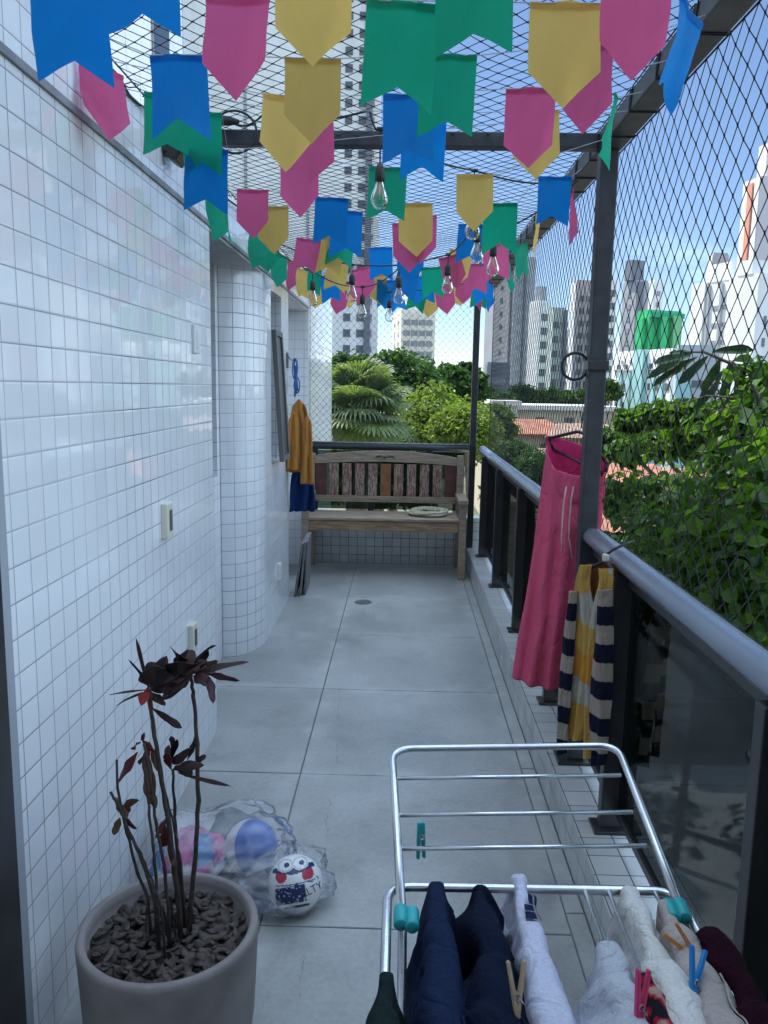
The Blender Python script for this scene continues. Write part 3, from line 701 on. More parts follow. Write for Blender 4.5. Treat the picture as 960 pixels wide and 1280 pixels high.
# coil of pale rope on the seat
cp = ony(535, 650, 6.84)
m = MB(); pts = []
for i in range(150):
    a = i * .26; r = .10 + .05 * (i / 150) + .012 * math.sin(i * .9); pts.append((cp.x + r * math.cos(a) * 1.12, 6.86 + r * math.sin(a) * .95, .529 + .022 * abs(math.sin(i * .09)) + .010 * (i % 24 < 12)))
m.tube(pts, .011, 8)
tag(m.build('rope_coil', simple('pale_rope', (.46, .42, .31), .8, noise_amt=.2, scale=60), smooth=True), 'coil of pale cream hose lying on the bench seat', 'hose')
# ================================================================== HANGING TOWELS NEAR THE BENCH
hk = onx(361, 452, WX)
hx = hk.x + .02; hy = 5.78
t = thing('wall_hook', 'small dark hook on the tiled wall edge above the orange robe', 'hook', (WX, hy, hk.z))
m = MB(); m.bbox((WX - .002, hy - .02, hk.z - .05), (WX + .012, hy + .02, hk.z + .06), .004); m.build('hook_plate', 'grey_plastic', t)
m = MB(); m.tube([(WX + .01, hy, hk.z + .03), (WX + .05, hy, hk.z + .0), (WX + .062, hy, hk.z + .02), (WX + .060, hy, hk.z + .045)], .006, 8); m.build('hook_arm', 'steel', t, True)
m = MB()
for k, (rx_, rz_, zo) in enumerate(((.016, .075, -.045), (.012, .060, -.035), (.020, .055, -.16))):
    pts = [(WX + .06 + .006 * k + rx_ * math.sin(a_), hy + .012 * (k - 1) + .006 * math.cos(a_ * 2), hk.z + zo - .01 + rz_ * math.cos(a_)) for a_ in [i / 22 * 2 * PI for i in range(22)]]
    m.tube(pts, .0048, 7, closed=True)
for k in range(3): m.tube([(WX + .055 + .006 * k, hy + .004 * k, hk.z - .03), (WX + .062 + .004 * k, hy + .006 * k, hk.z - .14), (WX + .058 + .010 * k, hy, hk.z - .25 + .02 * k)], .0075, 7)
tag(m.build('blue_strap', 'bluecord', smooth=True), 'looped blue cord hanging from the wall hook above the orange robe', 'cord')
def cloth_panel(xc, yc, ztop, zbot, wt, wb_, folds, amp, ang=0., seed=0, thick=.012, open_=0.):
    m = MB(); ca, sa = math.cos(ang), math.sin(ang)
    def fn(u, v):
        w_ = wt + (wb_ - wt) * v ** .7; s = (u - .5) * w_
        d = amp * (.25 + .75 * v) * math.sin(u * folds * 2 * PI + seed + 1.4 * v) + .6 * amp * nz3((u * 3, v * 2, seed), 1.7)
        z = ztop + (zbot - ztop) * v + .012 * nz3((u * 4, seed, 0), 1.3) * v - .05 * abs(u - .5) * 2 * (1 - v) ** 3
        return (xc + s * ca - d * sa, yc + s * sa + d * ca, z)
    m.grid(fn, 44, 40); return m
rb = thing('orange_robe', 'orange towelling robe hanging from the wall hook beside the bench', 'robe', (WX + .09, hy, .95))
cloth_panel(WX + .085, hy + .03, 1.51, .98, .09, .20, 2.5, .022, .15, 1.).build('robe_body', 'orange', rb, True, thick=.01)
cloth_panel(WX + .055, hy - .035, 1.42, 1.0, .06, .10, 1.5, .018, .3, 4.).build('robe_sleeve', 'orange', rb, True, thick=.012)
cloth_panel(WX + .15, hy - .02, 1.40, .90, .05, .09, 1.5, .018, .1, 7.).build('robe_sleeve', 'orange', rb, True, thick=.012)
tag(cloth_panel(WX + .10, hy + .09, 1.02, .68, .14, .19, 2, .03, .2, 3.).build('blue_towel', 'bluetowel', smooth=True, thick=.012), 'dark blue towel hanging below the orange robe', 'towel')
# folded boards leaning on the wall below
m = MB()
for k, (xo, mi) in enumerate(((.02, 0), (.055, 1), (.085, 0))):
    mt = Matrix.Translation((WX + .055 + xo * .7, 6.05 + .03 * k, .232)) @ Matrix.Rotation(.15 - .05 * k, 4, 'Y') @ Matrix.Rotation(.12, 4, 'X')
    m.obox(mt, (.016, .26, .44), .008, mi)
tag(m.build('folded_board', [simple('board_grey', (.15, .15, .16), .7, noise_amt=.3, scale=20), simple('board_beige', (.21, .185, .165), .8, noise_amt=.2, scale=20)]), 'stack of grey and beige boards leaning on the wall left of the bench', 'board')
# ================================================================== POTTED DRY PLANT
PC = Vector((-.545, 1.758, 0)); PR, PH = .215, .305
pp = thing('potted_plant', 'round cement pot of bark chips with a withered dark plant by the tiled wall', 'potted plant', PC)
MB().lathe(PC, [(0, .006), (.186, .004), (.196, .010), (.203, .06), (.209, .17), (.2135, .26), (.2155, .288), (.2135, .299), (.205, .304), (.195, .300), (.191, .28), (.187, .245), (0, .245)], 96).build('pot', 'pot', pp, True)
m = MB()
for i in range(420):
    a = rnd.uniform(0, 2 * PI); r = .183 * math.sqrt(rnd.random()); z = .252 + .022 * (1 - r / .19) + rnd.uniform(0, .012)
    bm = bmesh.new(); bmesh.ops.create_icosphere(bm, subdivisions=2, radius=1)
    sx, sy, sz = rnd.uniform(.009, .030), rnd.uniform(.007, .015), rnd.uniform(.003, .006); sd_ = rnd.random() * 50
    for v in bm.verts:
        q = v.co * (1 + .35 * noise.noise(v.co * 1.6 + Vector((sd_, 0, 0)))); v.co = Vector((q.x * sx, q.y * sy, q.z * sz))
    m.bm(bm, Matrix.Translation((PC.x + r * math.cos(a), PC.y + r * math.sin(a), z)) @ Euler((rnd.uniform(-.6, .6), rnd.uniform(-.6, .6), rnd.uniform(0, 6.3))).to_matrix().to_4x4())
tag(m.build('bark_mulch', 'bark', pp, True), kind='stuff')
def leaf_blade(m, base, d, up, Ln, W, curl, twist=0., n=7, mi=0):
    """a pointed, folded, curling leaf"""
    d = Vector(d).normalized(); up = Vector(up); up = (up - d * up.dot(d)).normalized(); s = d.cross(up)
    p = Vector(base); o = len(m.v); ang = 0.
    for i in range(n + 1):
        t = i / n; wd = W * min(1, .12 + t * 2.2) ** 1.1 * math.sqrt(max(0, 1 - t ** 4)) * (1 + .16 * math.sin(t * 11 + Ln * 900))
        dd = d * math.cos(ang) - up * math.sin(ang); uu = up * math.cos(ang) + d * math.sin(ang)
        tw = twist * t; ss = s * math.cos(tw) + uu * math.sin(tw)
        m.v += [tuple(p - ss * wd + uu * wd * .45), tuple(p), tuple(p + ss * wd + uu * wd * .45)]
        p = p + dd * (Ln / n); ang += curl / n
    for i in range(n):
        a = o + i * 3; m.f += [[a, a + 1, a + 4, a + 3], [a + 1, a + 2, a + 5, a + 4]]; m.mi += [mi, mi]
def pl(px, py, y): return ony(px, py, y)
stems = [   # (pixel points from the soil up, depth at base, depth at top, radius)
 ([(236, 1145), (243, 1085), (248, 1000), (247, 930), (242, 870), (239, 842)], 1.76, 1.78, .0075),
 ([(226, 1150), (219, 1090), (211, 1030), (200, 965), (192, 910), (186, 862)], 1.74, 1.74, .0085),
 ([(212, 1150), (206, 1090), (195, 1030), (188, 975), (180, 930)], 1.72, 1.70, .0055),
 ([(197, 1140), (193, 1080), (187, 1020), (182, 960)], 1.70, 1.70, .005),
 ([(228, 1140), (222, 1070), (218, 1010), (216, 962)], 1.80, 1.80, .006),
 ([(188, 1130), (172, 1090), (158, 1040), (147, 985), (146, 950)], 1.74, 1.72, .005),
 ([(196, 1138), (182, 1085), (162, 1040), (150, 1010), (138, 990)], 1.70, 1.69, .0055),
 ([(205, 1148), (190, 1100), (176, 1066), (166, 1050)], 1.67, 1.66, .0035),
 ([(232, 1150), (226, 1080), (217, 1030), (207, 993)], 1.78, 1.79, .0055),
]
tips = []
for k, (pts, y0, y1, r) in enumerate(stems):
    P = [pl(x, yy, y0 + (y1 - y0) * i / (len(pts) - 1)) for i, (x, yy) in enumerate(pts)]
    Q = []
    for i in range(len(P) - 1):
        for s in range(5): Q.append(P[i].lerp(P[i + 1], s / 5) + Vector((rnd.uniform(-1, 1), rnd.uniform(-1, 1), 0)) * .0016)
    Q.append(P[-1])
    Q[0].z = min(Q[0].z, .255)
    m = MB(); m.tube(Q, [.82 * r * (1 - .35 * i / len(Q)) * (1 + .12 * (i % 5 == 0)) for i in range(len(Q))], 8)
    tips.append((m.build('stem', 'stem', pp, True), P))
def cluster(si, matn, items):
    m = MB()
    for (px, py, px2, py2, W, curl, dy) in items:
        a = pl(px, py, 1.76 + dy * .3); b = pl(px2, py2, 1.76 + dy); d = b - a
        leaf_blade(m, a, d, Vector((rnd.uniform(-.6, .6), -.7, .6)), d.length * 1.12, W * rnd.uniform(.6, .95), curl * 1.7 * rnd.choice((1, 1, -.6)), rnd.uniform(-1.6, 1.6), 10)
    m.build('leaf_cluster', matn, tips[si][0], True, root=ROOT[pp.name], thick=.0012)
cluster(0, 'darkleaf', [(240, 842, 300, 826, .010, .2, -.02), (242, 842, 272, 830, .016, .6, .03), (240, 840, 216, 806, .018, -.6, .02), (240, 838, 252, 806, .015, .6, -.03), (241, 842, 262, 812, .016, .9, .03), (238, 845, 208, 846, .024, .4, -.02), (238, 842, 196, 836, .028, .3, .02),
                        (240, 846, 206, 862, .024, .5, -.03), (242, 845, 258, 850, .020, .6, -.02), (240, 844, 222, 828, .024, -.4, -.03), (240, 840, 236, 812, .018, .5, .05), (240, 846, 214, 874, .022, .5, .04), (206, 852, 228, 830, .030, .4, -.02), (212, 850, 182, 842, .030, .3, -.03), (226, 842, 248, 826, .024, .5, -.03), (234, 838, 268, 836, .018, .5, .01), (216, 838, 232, 816, .020, .6, .0)])
cluster(0, leaf_mat('plum_leaf', (.07, .028, .045), (.09, .035, .05), .15), [(258, 842, 298, 852, .013, .4, -.02), (262, 846, 265, 876, .017, .3, -.02)])
cluster(1, 'darkleaf', [(186, 862, 170, 802, .005, .3, .0), (188, 858, 166, 826, .005, .5, .02), (186, 862, 140, 866, .004, .2, -.02), (187, 864, 146, 876, .006, .3, -.03), (188, 860, 205, 826, .025, .3, .0), (188, 862, 218, 832, .024, .5, -.03), (186, 860, 188, 830, .022, .4, .02), (187, 864, 206, 884, .016, .7, -.02),
                        (190, 858, 230, 838, .028, .5, .02), (190, 862, 226, 850, .026, .5, -.02), (186, 856, 178, 842, .02, .3, .02), (190, 885, 233, 915, .011, 1.0, -.03), (186, 856, 200, 838, .028, .2, -.03), (188, 862, 214, 858, .024, .4, .0), (190, 862, 196, 848, .024, .2, .03)])
cluster(1, leaf_mat('scarlet_leaf', (.30, .035, .03), (.36, .05, .04), .3), [(186, 858, 181, 882, .018, .5, -.04), (188, 862, 186, 886, .012, .5, -.03)])
cluster(2, 'brownleaf', [(182, 938, 178, 985, .017, .4, -.02), (185, 940, 190, 990, .018, .5, -.03), (190, 935, 200, 965, .015, .5, .0), (180, 970, 192, 1008, .012, .8, -.02), (184, 940, 174, 962, .012, .6, .02), (188, 960, 194, 990, .012, .3, -.04)])
cluster(3, 'redleaf', [(172, 940, 146, 978, .017, .3, -.02), (176, 928, 160, 934, .010, .9, 0), (178, 926, 196, 940, .014, .5, -.02), (180, 925, 172, 915, .011, 1.1, -.02), (184, 932, 186, 955, .012, .5, -.03)])
cluster(4, 'darkleaf', [(216, 955, 234, 940, .018, .7, -.02), (216, 962, 245, 954, .015, .5, -.03), (214, 962, 206, 934, .013, .5, .02), (234, 950, 252, 918, .014, -.4, .03), (218, 958, 240, 966, .014, .4, 0), (222, 966, 284, 984, .006, .3, -.03), (214, 950, 220, 918, .014, .7, -.01), (246, 952, 256, 945, .012, .2, 0)])
cluster(4, 'redleaf', [(212, 960, 210, 936, .011, .5, -.03), (214, 936, 222, 914, .011, .9, -.02)])
cluster(5, 'brownleaf', [(150, 1022, 144, 1042, .011, .6, -.02), (152, 1012, 163, 1000, .012, .8, -.02), (152, 1018, 146, 998, .013, .5, 0), (154, 1020, 166, 1036, .011, .5, -.03), (150, 1008, 160, 1022, .014, .4, -.03), (156, 1024, 158, 1000, .014, .4, .01)])
cluster(8, 'redleaf', [(206, 1030, 206, 1062, .014, .5, -.02), (210, 1020, 202, 1044, .011, .5, .02)])
cluster(8, 'brownleaf', [(210, 1050, 214, 1080, .010, .6, -.02)])
# dry stubble at the stem bases
m = MB()
for i in range(40):
    a = rnd.uniform(0, 6.28); r = rnd.uniform(0, .07); b = Vector((PC.x + .0 + r * math.cos(a), PC.y + .01 + r * math.sin(a), .255))
    m.tube([b, b + Vector((rnd.uniform(-.02, .02), rnd.uniform(-.02, .02), rnd.uniform(.03, .09)))], [.004, .0015], 5)
tag(m.build('dry_stubble', 'stem', pp), kind='stuff')
# ================================================================== BALLS AND BAG
def ball(name, label, c, r, colfn, extra=None):
    m = MB(); nu, nv = 96, 160
    for i in range(nu + 1):
        th = PI * i / nu
        for j in range(nv): ph = 2 * PI * j / nv; m.v.append((c[0] + r * math.sin(th) * math.cos(ph), c[1] + r * math.sin(th) * math.sin(ph), c[2] + r * math.cos(th)))
    for i in range(nu):
        for j in range(nv): m.f.append([i * nv + j, (i + 1) * nv + j, (i + 1) * nv + (j + 1) % nv, i * nv + (j + 1) % nv]); m.mi.append(0)
    return tag(m.build(name, 'ballcol', smooth=True, colfn=colfn), label, 'ball')
NAVY, WHT, RED = (.018, .03, .12), (.72, .72, .72), (.42, .03, .05)
bc = Vector((onz(364, 1150, 0).x + .005, 2.255, .084)); br = .084
vd = (Vector((0, 0, EYE)) - bc).normalized(); rt = vd.cross(Vector((0, 0, 1))).normalized() * -1
rt = Vector((0, 0, 1)).cross(vd).normalized(); upv = vd.cross(rt)
def bcol(q):
    d = (Vector(q) - bc) / br; X, Y, Z = d.dot(rt), d.dot(upv), d.dot(vd)
    if Z < .02: return WHT
    ca, sa = math.cos(-.12), math.sin(-.12); X, Y = X * ca - Y * sa, X * sa + Y * ca
    def el(x, y, a, b): return ((X - x) / a) ** 2 + ((Y - y) / b) ** 2
    for ex in (-.28, .26):                                  # goggle eyes
        e = el(ex, .66, .30, .24)
        if el(ex + .05, .66, .10, .085) < 1: return NAVY
        if e < .62: return WHT
        if e < .78: return (.25, .27, .33)
        if e < 1: return WHT
    if .30 < Y < .62 and abs(X) < .78 - .25 * abs(Y - .45) and Y > .28 + .25 * abs(X): return NAVY
    if Y <= .46 and abs(X) < .70 and Y > .02 + .18 * X * X:      # mouth with two teeth
        if el(0, .30, .27, .30) < 1 and abs(X) > .02: return WHT
        if el(-.47, .32, .20, .24) < 1 or el(.47, .28, .22, .26) < 1: return RED
    if abs(Y + .02 - .12 * X * X) < .02 and abs(X) < .72: return NAVY
    if -.62 < Y < -.06 and -.74 < X < .34:                       # speckled panel
        s = noise.noise(Vector((X * 17, Y * 13, 2.)))
        return WHT if s > .34 else NAVY
    if -.78 < Y < -.70 and -.5 < X < .42: return (.03, .03, .05)
    if .40 < X < .85 and -.05 < Y < .22 and noise.noise(Vector((X * 15, Y * 15, 5.))) > .22: return (.08, .09, .14)
    return WHT
ball('toy_ball', 'white and navy toy ball with a printed goggle-eyed face on the floor beside the pot', bc, br, bcol)
bo = bpy.data.objects['toy_ball']
# lettering on the ball: the part of the word that shows
cu = bpy.data.curves.new('lettering', 'FONT'); cu.body = 'ALTY'; cu.size = .030; cu.align_x = 'CENTER'; cu.resolution_u = 3
tmp = bpy.data.objects.new('lettering_tmp', cu); COL.objects.link(tmp)
bpy.context.view_layer.update()
me = bpy.data.meshes.new_from_object(tmp.evaluated_get(bpy.context.evaluated_depsgraph_get()))
bm = bmesh.new(); bm.from_mesh(me); bmesh.ops.subdivide_edges(bm, edges=bm.edges[:], cuts=1)
m = MB()
ca, sa = math.cos(.42), math.sin(.42)
bm.verts.index_update()
vs_ = []
for v in bm.verts:
    a, b = v.co.x / br * ca - v.co.y / br * sa + .62, v.co.x / br * sa + v.co.y / br * ca - .34
    n2 = a * a + b * b; z = math.sqrt(max(0, 1 - min(.98, n2))); vs_.append(bc + (rt * a + upv * b + vd * z) * (br + .0006))
m.add(vs_, [[v.index for v in f.verts] for f in bm.faces]); bm.free(); bpy.data.objects.remove(tmp)
m.build('lettering', simple('ink', (.02, .02, .04), .5), bo, root=ROOT[bo.name])
# plastic bag with a second ball
b2 = onz(306, 1105, 0); b2c = Vector((-.475, 2.44, .088))
bd = (Vector((0, 0, EYE)) - b2c).normalized()
def b2col(q):
    d = (Vector(q) - b2c).normalized(); X = d.x * .8 + d.z * .35; 
    if X - .45 * d.y > .12: return (.015, .10, .46)
    if X - .45 * d.y > .02: return (.6, .6, .62)
    if ((d.x + .35) ** 2 + (d.z - .62) ** 2) < .05 and ((d.x + .35) ** 2 + (d.z - .62) ** 2) > .02: return (.35, .38, .45)
    return (.66, .67, .70)
ball('toy_ball', 'blue and white ball inside the clear plastic bag behind the pot', b2c, .088, b2col)
def crumple(m, c, rx, ry, rz, seed, amp=.16, nu=56, nv=80):
    def fn(u, v):
        th, ph = PI * u, 2 * PI * v
        d = Vector((math.sin(th) * math.cos(ph), math.sin(th) * math.sin(ph), math.cos(th)))
        k = 1 + amp * (1.2 * noise.noise(d * 1.5 + Vector((seed, 0, 0))) + .55 * (1 - abs(noise.noise(d * 3.1 + Vector((0, seed, 0)))) * 2) + .07 * (1 - abs(noise.noise(d * 7 + Vector((0, 2, seed)))) * 2))
        p = Vector((c[0] + d.x * rx * k, c[1] + d.y * ry * k, c[2] + d.z * rz * k)); p.z = max(.004, p.z); return p
    m.grid(fn, nu, nv); return m
m = MB(); crumple(m, (-.56, 2.40, .095), .235, .19, .11, 3., .24, 80, 110)
pb = tag(m.build('plastic_bag', 'bag', smooth=True), 'crumpled clear plastic bag of toys on the floor between pot and wall', 'bag')
m = MB(); crumple(m, (-.35, 2.34, .05), .135, .14, .055, 8., .30, 36, 48); m.build('bag_mouth', 'bag', pb, True)
def printcol(q):
    s = noise.noise(Vector(q) * 9); s2 = noise.noise(Vector(q) * 14 + Vector((5, 1, 0)))
    if s2 > .28: return (.05, .18, .45)
    if s > .05: return (.55, .16, .33)
    if s < -.3: return (.10, .40, .55)
    return (.55, .55, .60)
m = MB(); crumple(m, (-.66, 2.36, .085), .10, .13, .075, 5., .2, 40, 50)
tag(m.build('printed_bag', 'fcol', smooth=True, colfn=printcol), 'crumpled pink and blue printed packet inside the clear bag', 'packet')
m = MB(); crumple(m, (-.555, 2.53, .085), .075, .07, .075, 9., .14, 30, 40)
tag(m.build('grey_pouch', simple('grey_pouch', (.10, .11, .13), .6), smooth=True), 'grey soft pouch inside the clear bag behind the balls', 'pouch')
# ================================================================== DRYING RACK
def onwing(px, py):
    d = ray(px, py)                       # plane z = .63 + .14 (y - 1.40)
    t = (.63 - .14 * 1.40 - EYE) / (d[2] - .14 * d[1]); return Vector(np.array([0, 0, EYE]) + d * t)
RZ = .62
rk = thing('drying_rack', 'aluminium folding drying rack with teal joints and one raised empty wing', 'clothes rack', (.27, 1.2, 0))
def round_path(pts, r, n=7):
    out = []
    pts = [Vector(p) for p in pts]
    for i, p in enumerate(pts):
        if i in (0, len(pts) - 1): out.append(p); continue
        a = p + (pts[i - 1] - p).normalized() * r; b = p + (pts[i + 1] - p).normalized() * r
        for k in range(n + 1):
            t = k / n; out.append(a * (1 - t) ** 2 + p * 2 * t * (1 - t) + b * t * t)
    return out
A = [onwing(503, 1150), onwing(490, 936), onwing(772, 932), onwing(853, 1142)]
m = MB(); m.tube(round_path(A, .055), .0088, 12); m.build('wing_frame', 'alu', rk, True)
for (x0, x1, py) in ((497, 776, 972), (499, 791, 1018), (502, 808, 1060)):
    m = MB(); a = onwing(x0, py + 1); b = onwing(x1, py - 3); m.tube([a, b], .0048, 10); m.build('wing_rod', 'alu', rk, True)
XL, XR, YF, YN = -.012, .562, 1.458, .52
m = MB(); m.tube(round_path([(XL, YN, RZ), (XL, YF, RZ), (XR, YF + .012, RZ), (XR, YN, RZ)], .05), .0092, 12); m.build('main_frame', 'alu', rk, True)
m = MB(); m.tube([(XL, YN, RZ), (XR, YN, RZ)], .0092, 12); m.build('main_bar', 'alu', rk, True)
rods = [.085, .165, .253, .378, .425, .472, .517]
for x in rods:
    m = MB(); m.tube([(x, YF + .005, RZ + .002), (x, YN, RZ + .002)], .0042, 8); m.build('drying_rod', 'alu', rk, True)
for x, dy in ((.018, -1), (.528, -1)):
    m = MB(); m.tube(round_path([(x, 1.39, RZ - .01), (x, .62, .012), (x + (.03 if x < .2 else -.03), .60, .012)], .03), .0085, 10); m.build('leg', 'alu', rk, True)
for x in (.035, .511):
    m = MB(); m.tube([(x, .60, RZ - .012), (x, 1.36, .012)], .0085, 10); m.build('leg', 'alu', rk, True)
m = MB(); m.tube([(.018, .635, .02), (.528, .635, .02)], .0075, 8); m.build('leg_brace', 'alu', rk, True)
for px, py, dx in ((501, 1147, 0), (515, 1150, .0), (838, 1140, 0), (852, 1139, 0)):
    c = onwing(px, py); m = MB(); m.tube([c + Vector((0, .022, .004)), c + Vector((0, .019, .004)), c + Vector((0, -.019, -.001)), c + Vector((0, -.022, -.001))], [.011, .0135, .0135, .011], 14); m.build('joint', 'teal_plastic', rk, True)
# ------------------------------------------------------------------ laundry on the rack
DR = {}
def drape(name, label, cat, xr, y0, y1, hl, hr, sp, matn, seed=0, fold=.012, top=.012, lean=0., z=RZ, cfn=None, taper=.0, kw=3.):
    m = MB(); tot = hl + hr; R0 = .012 + top * .8
    def fn(u, v):
        v = max(0., v); s = -hl + tot * u; y = y0 + (y1 - y0) * v
        y += .022 * nz3((s * 4, seed, 1), 1.5) * (1 if v > .5 else -1) - taper * abs(s) * (v - .3)
        R1 = R0 * (1.25 - .75 * v ** 1.5) * (1 + .35 * nz3((y * 6, seed, 7), 1.))       # bunched wide near, pinched at the bar
        a = abs(s); sg = -1 if s < 0 else 1
        arcl = R1 * PI / 2
        spv = sp * (1.9 - 1.2 * v) * (1 + .5 * nz3((seed, y * 5, sg * 2), 1.2))
        if a < arcl: th = a / R1; x = sg * R1 * math.sin(th); zz = z + .018 + R1 * math.cos(th) - R1
        else: d = a - arcl; x = sg * (R1 + spv * (1 - math.exp(-d / .11))); zz = z + .018 - R1 - d
        k = min(1, a / .10)
        rid = 1 - 2.2 * abs(nz3((y * 4.5 + seed + s * 2.5, s * 2.2, seed + 3), 1.7))
        rid2 = 1 - 2.4 * abs(nz3((y * 9 + s * 6 + seed, s * 4 - y * 3, seed + 8), 1.5))
        f = fold * (1.1 * math.sin((y * 11 + seed) * kw / 2 + 5. * a) * k + 1.5 * rid * (.25 + k * .75) + 1.25 * rid2 + .35 * nz3((y * 18, s * 16, seed + 4), 1.4))
        x += f * sg * (.35 + .65 * k); zz += fold * (.6 * (1 - k) * rid + .4 * rid2 * (1 - .6 * k) - .30)
        return (xr + x + lean * (y - y1), y, zz)
    m.grid(fn, 110, 90); DR[name] = fn
    o = tag(m.build(name, matn, smooth=True, thick=.0035, colfn=cfn), label, cat)
    # a second folded layer lying on the first, its hem edge showing
    if cfn is None:
        def lay(u0, u1, v0, v1, off, nm):
            k = MB()
            def f2(u, v):
                uu = u0 + (u1 - u0) * u; vv = v0 + (v1 - v0) * v + .02 * nz3((uu * 5, seed, 3), 2.)
                p = Vector(fn(uu, vv)); e = .004
                n_ = (Vector(fn(uu + e, vv)) - p).cross(Vector(fn(uu, vv + e)) - p).normalized()
                if n_.z < -.05 or (abs(n_.z) <= .05 and n_.x * (uu - hl / tot) < 0): n_ = -n_
                return p + n_ * (off + .003 * nz3((uu * 9, vv * 7, seed), 1.5))
            k.grid(f2, 70, 50); k.build(nm, matn, o, True, root=ROOT[o.name], thick=.003)
        c0 = hl / tot
        lay(c0 - .20, c0 + .33, .02, .78 + .05 * math.sin(seed), .0055, 'fold_layer')
        lay(c0 + .03, c0 + .40, .0, .52 + .06 * math.cos(seed), .0105, 'fold_layer')
    return o
drape('navy_shorts', 'navy blue garment hung leftmost over the rack rods with a pale seam', 'clothes', .083, .72, 1.452, .36, .34, .022, 'navy', 1., .010, .010)
drape('navy_trousers', 'bulky dark navy trousers bunched over the rack beside the pale towel', 'clothes', .168, .72, 1.462, .40, .38, .035, 'navy_dark', 5., .018, .020)
def seam():
    m = MB(); pts = [ony(x, y, 1.19 + .12 * (1240 - y) / 100) for x, y in ((581, 1192), (586, 1212), (592, 1232), (601, 1250), (606, 1258))]
    m.tube([p + Vector((0, 0, .02)) for p in pts], .0012, 5); return m
tw_ = drape('hand_towel', 'pale lilac towel with a small dark label hung over the rack', 'towel', .250, .72, 1.475, .30, .34, .016, 'lav', 9., .011, .008)
m = MB()
for (x, y, wq, hq) in ((687, 1157, 3, 10), (691, 1163, 2.5, 9), (695, 1180, 8, 8)):
    p = ony(x, y, 1.33)
# label printed on the towel's crest
lb = MB(); tf = DR['hand_towel']
def patch(u0, u1, v0, v1):
    vs_ = []
    for i in range(7):
        for j in range(4):
            u = u0 + (u1 - u0) * j / 3; v = v0 + (v1 - v0) * i / 6; p = Vector(tf(u, v)); e = .003
            nrm_ = (Vector(tf(u + e, v)) - p).cross(Vector(tf(u, v + e)) - p).normalized()
            if nrm_.z < 0: nrm_ = -nrm_
            vs_.append(p + nrm_ * .0105)
    lb.add(vs_, [(4 * i + j, 4 * i + j + 1, 4 * i + j + 5, 4 * i + j + 4) for i in range(6) for j in range(3)])
u_ = .30 / .64 - .004
for (du_, wu, v0, v1) in ((0, .010, .80, .83), (0, .010, .835, .86), (.004, .008, .865, .90), (.016, .008, .81, .87), (.016, .008, .875, .91)): patch(u_ + du_, u_ + du_ + wu, v0, v1)
lb.build('label_lettering', 'navy', tw_, root=ROOT[tw_.name])
drape('grey_cloth', 'light grey cloth hung low over a rack rod between towel and white shirt', 'clothes', .380, .72, 1.275, .33, .30, .026, 'greycloth', 13., .014, .016)
drape('white_shirt', 'off-white cotton shirt draped over the rack rod right of the grey cloth', 'clothes', .462, .72, 1.448, .42, .36, .022, 'offwhite', 17., .014, .012, 0., taper=.1)
drape('beige_undershirt', 'thin beige garment hanging behind the white shirt near the teal joints', 'clothes', .517, 1.02, 1.41, .20, .22, .012, fabric('nude_cloth', (.42, .36, .34)), 21., .012, .004)
def redprint(q):
    s = noise.noise(Vector(q) * 45); return (.012, .010, .014) if s > .05 else ((.30, .015, .035) if s > -.35 else (.35, .22, .18))
drape('printed_scarf', 'small red and black printed cloth pegged on the rack beside the blue peg', 'clothes', .418, .80, 1.20, .12, .16, .010, 'fcol', 25., .008, .012, z=RZ + .018, cfn=redprint)
drape('maroon_sweater', 'dark maroon knitted garment over the right rail of the drying rack', 'clothes', .575, .60, 1.335, .40, .34, .030, 'maroon', 29., .012, .026, z=RZ + .014)
drape('dark_green_sock', 'dark green garment hung over the left rail of the drying rack', 'clothes', -.010, .70, 1.205, .26, .24, .014, 'darkgreen', 33., .007, .006)
# pegs
def peg(label, matn, loc, rot, open_=.16, L_=.082):
    t = thing('clothes_peg', label, 'clothes peg', loc, 'clothes pegs on the rack')
    for s in (-1, 1):
        mt = Matrix.Rotation(s * open_, 4, 'Y') @ Matrix.Translation((s * .0045, 0, 0))
        m = MB(); bm = bmesh.new(); bmesh.ops.create_cube(bm, size=1)
        for v in bm.verts:
            top = v.co.z > 0; v.co = Vector((v.co.x * (.0055 if top else .009), v.co.y * (.010 if top else .0095), v.co.z * L_ + L_ * .12))
        bmesh.ops.bevel(bm, geom=bm.edges[:], offset=.0016, segments=2, affect='EDGES'); m.bm(bm, mt)
        m.build('prong', matn, t, root=(0, 0, 0))
    m = MB(); pts = []
    for i in range(40): a = i * .9; pts.append((.0052 * math.cos(a), -.007 + .014 * i / 39, .0052 * math.sin(a)))
    m.tube(pts, .0009, 5)
    for s in (-1, 1): m.tube([(0, s * .007, 0), (.010, s * .006, -.010), (.011, 0, -.012)], .0009, 5)
    m.build('spring', 'steel', t, root=(0, 0, 0))
    t.rotation_euler = rot
    return t
p = onwing(526, 1050); peg('teal plastic clothes peg clipped to an empty rod of the raised wing', 'teal_plastic', p + Vector((0, -.005, .012)), (PI - .05, 0, .35), .05, .080)
peg('pale wooden clothes peg standing on the navy trousers', 'peg_wood', onz(646, 1245, .655), (-.35, .03, .12), .17, .085)
peg('bright pink clothes peg at the bottom of the rack beside the printed cloth', 'peg_pink', onz(800, 1258, .66), (-.25, .22, .3), .10, .088)
peg('bright blue clothes peg clipped beside the maroon garment', 'peg_blue', onz(868, 1228, .652), (-.45, .52, .35), .22, .088)
peg('wooden clothes peg with orange grips under the teal joint', 'peg_orange', onz(862, 1188, .640), (-.35, -.75, .2), .20, .082)
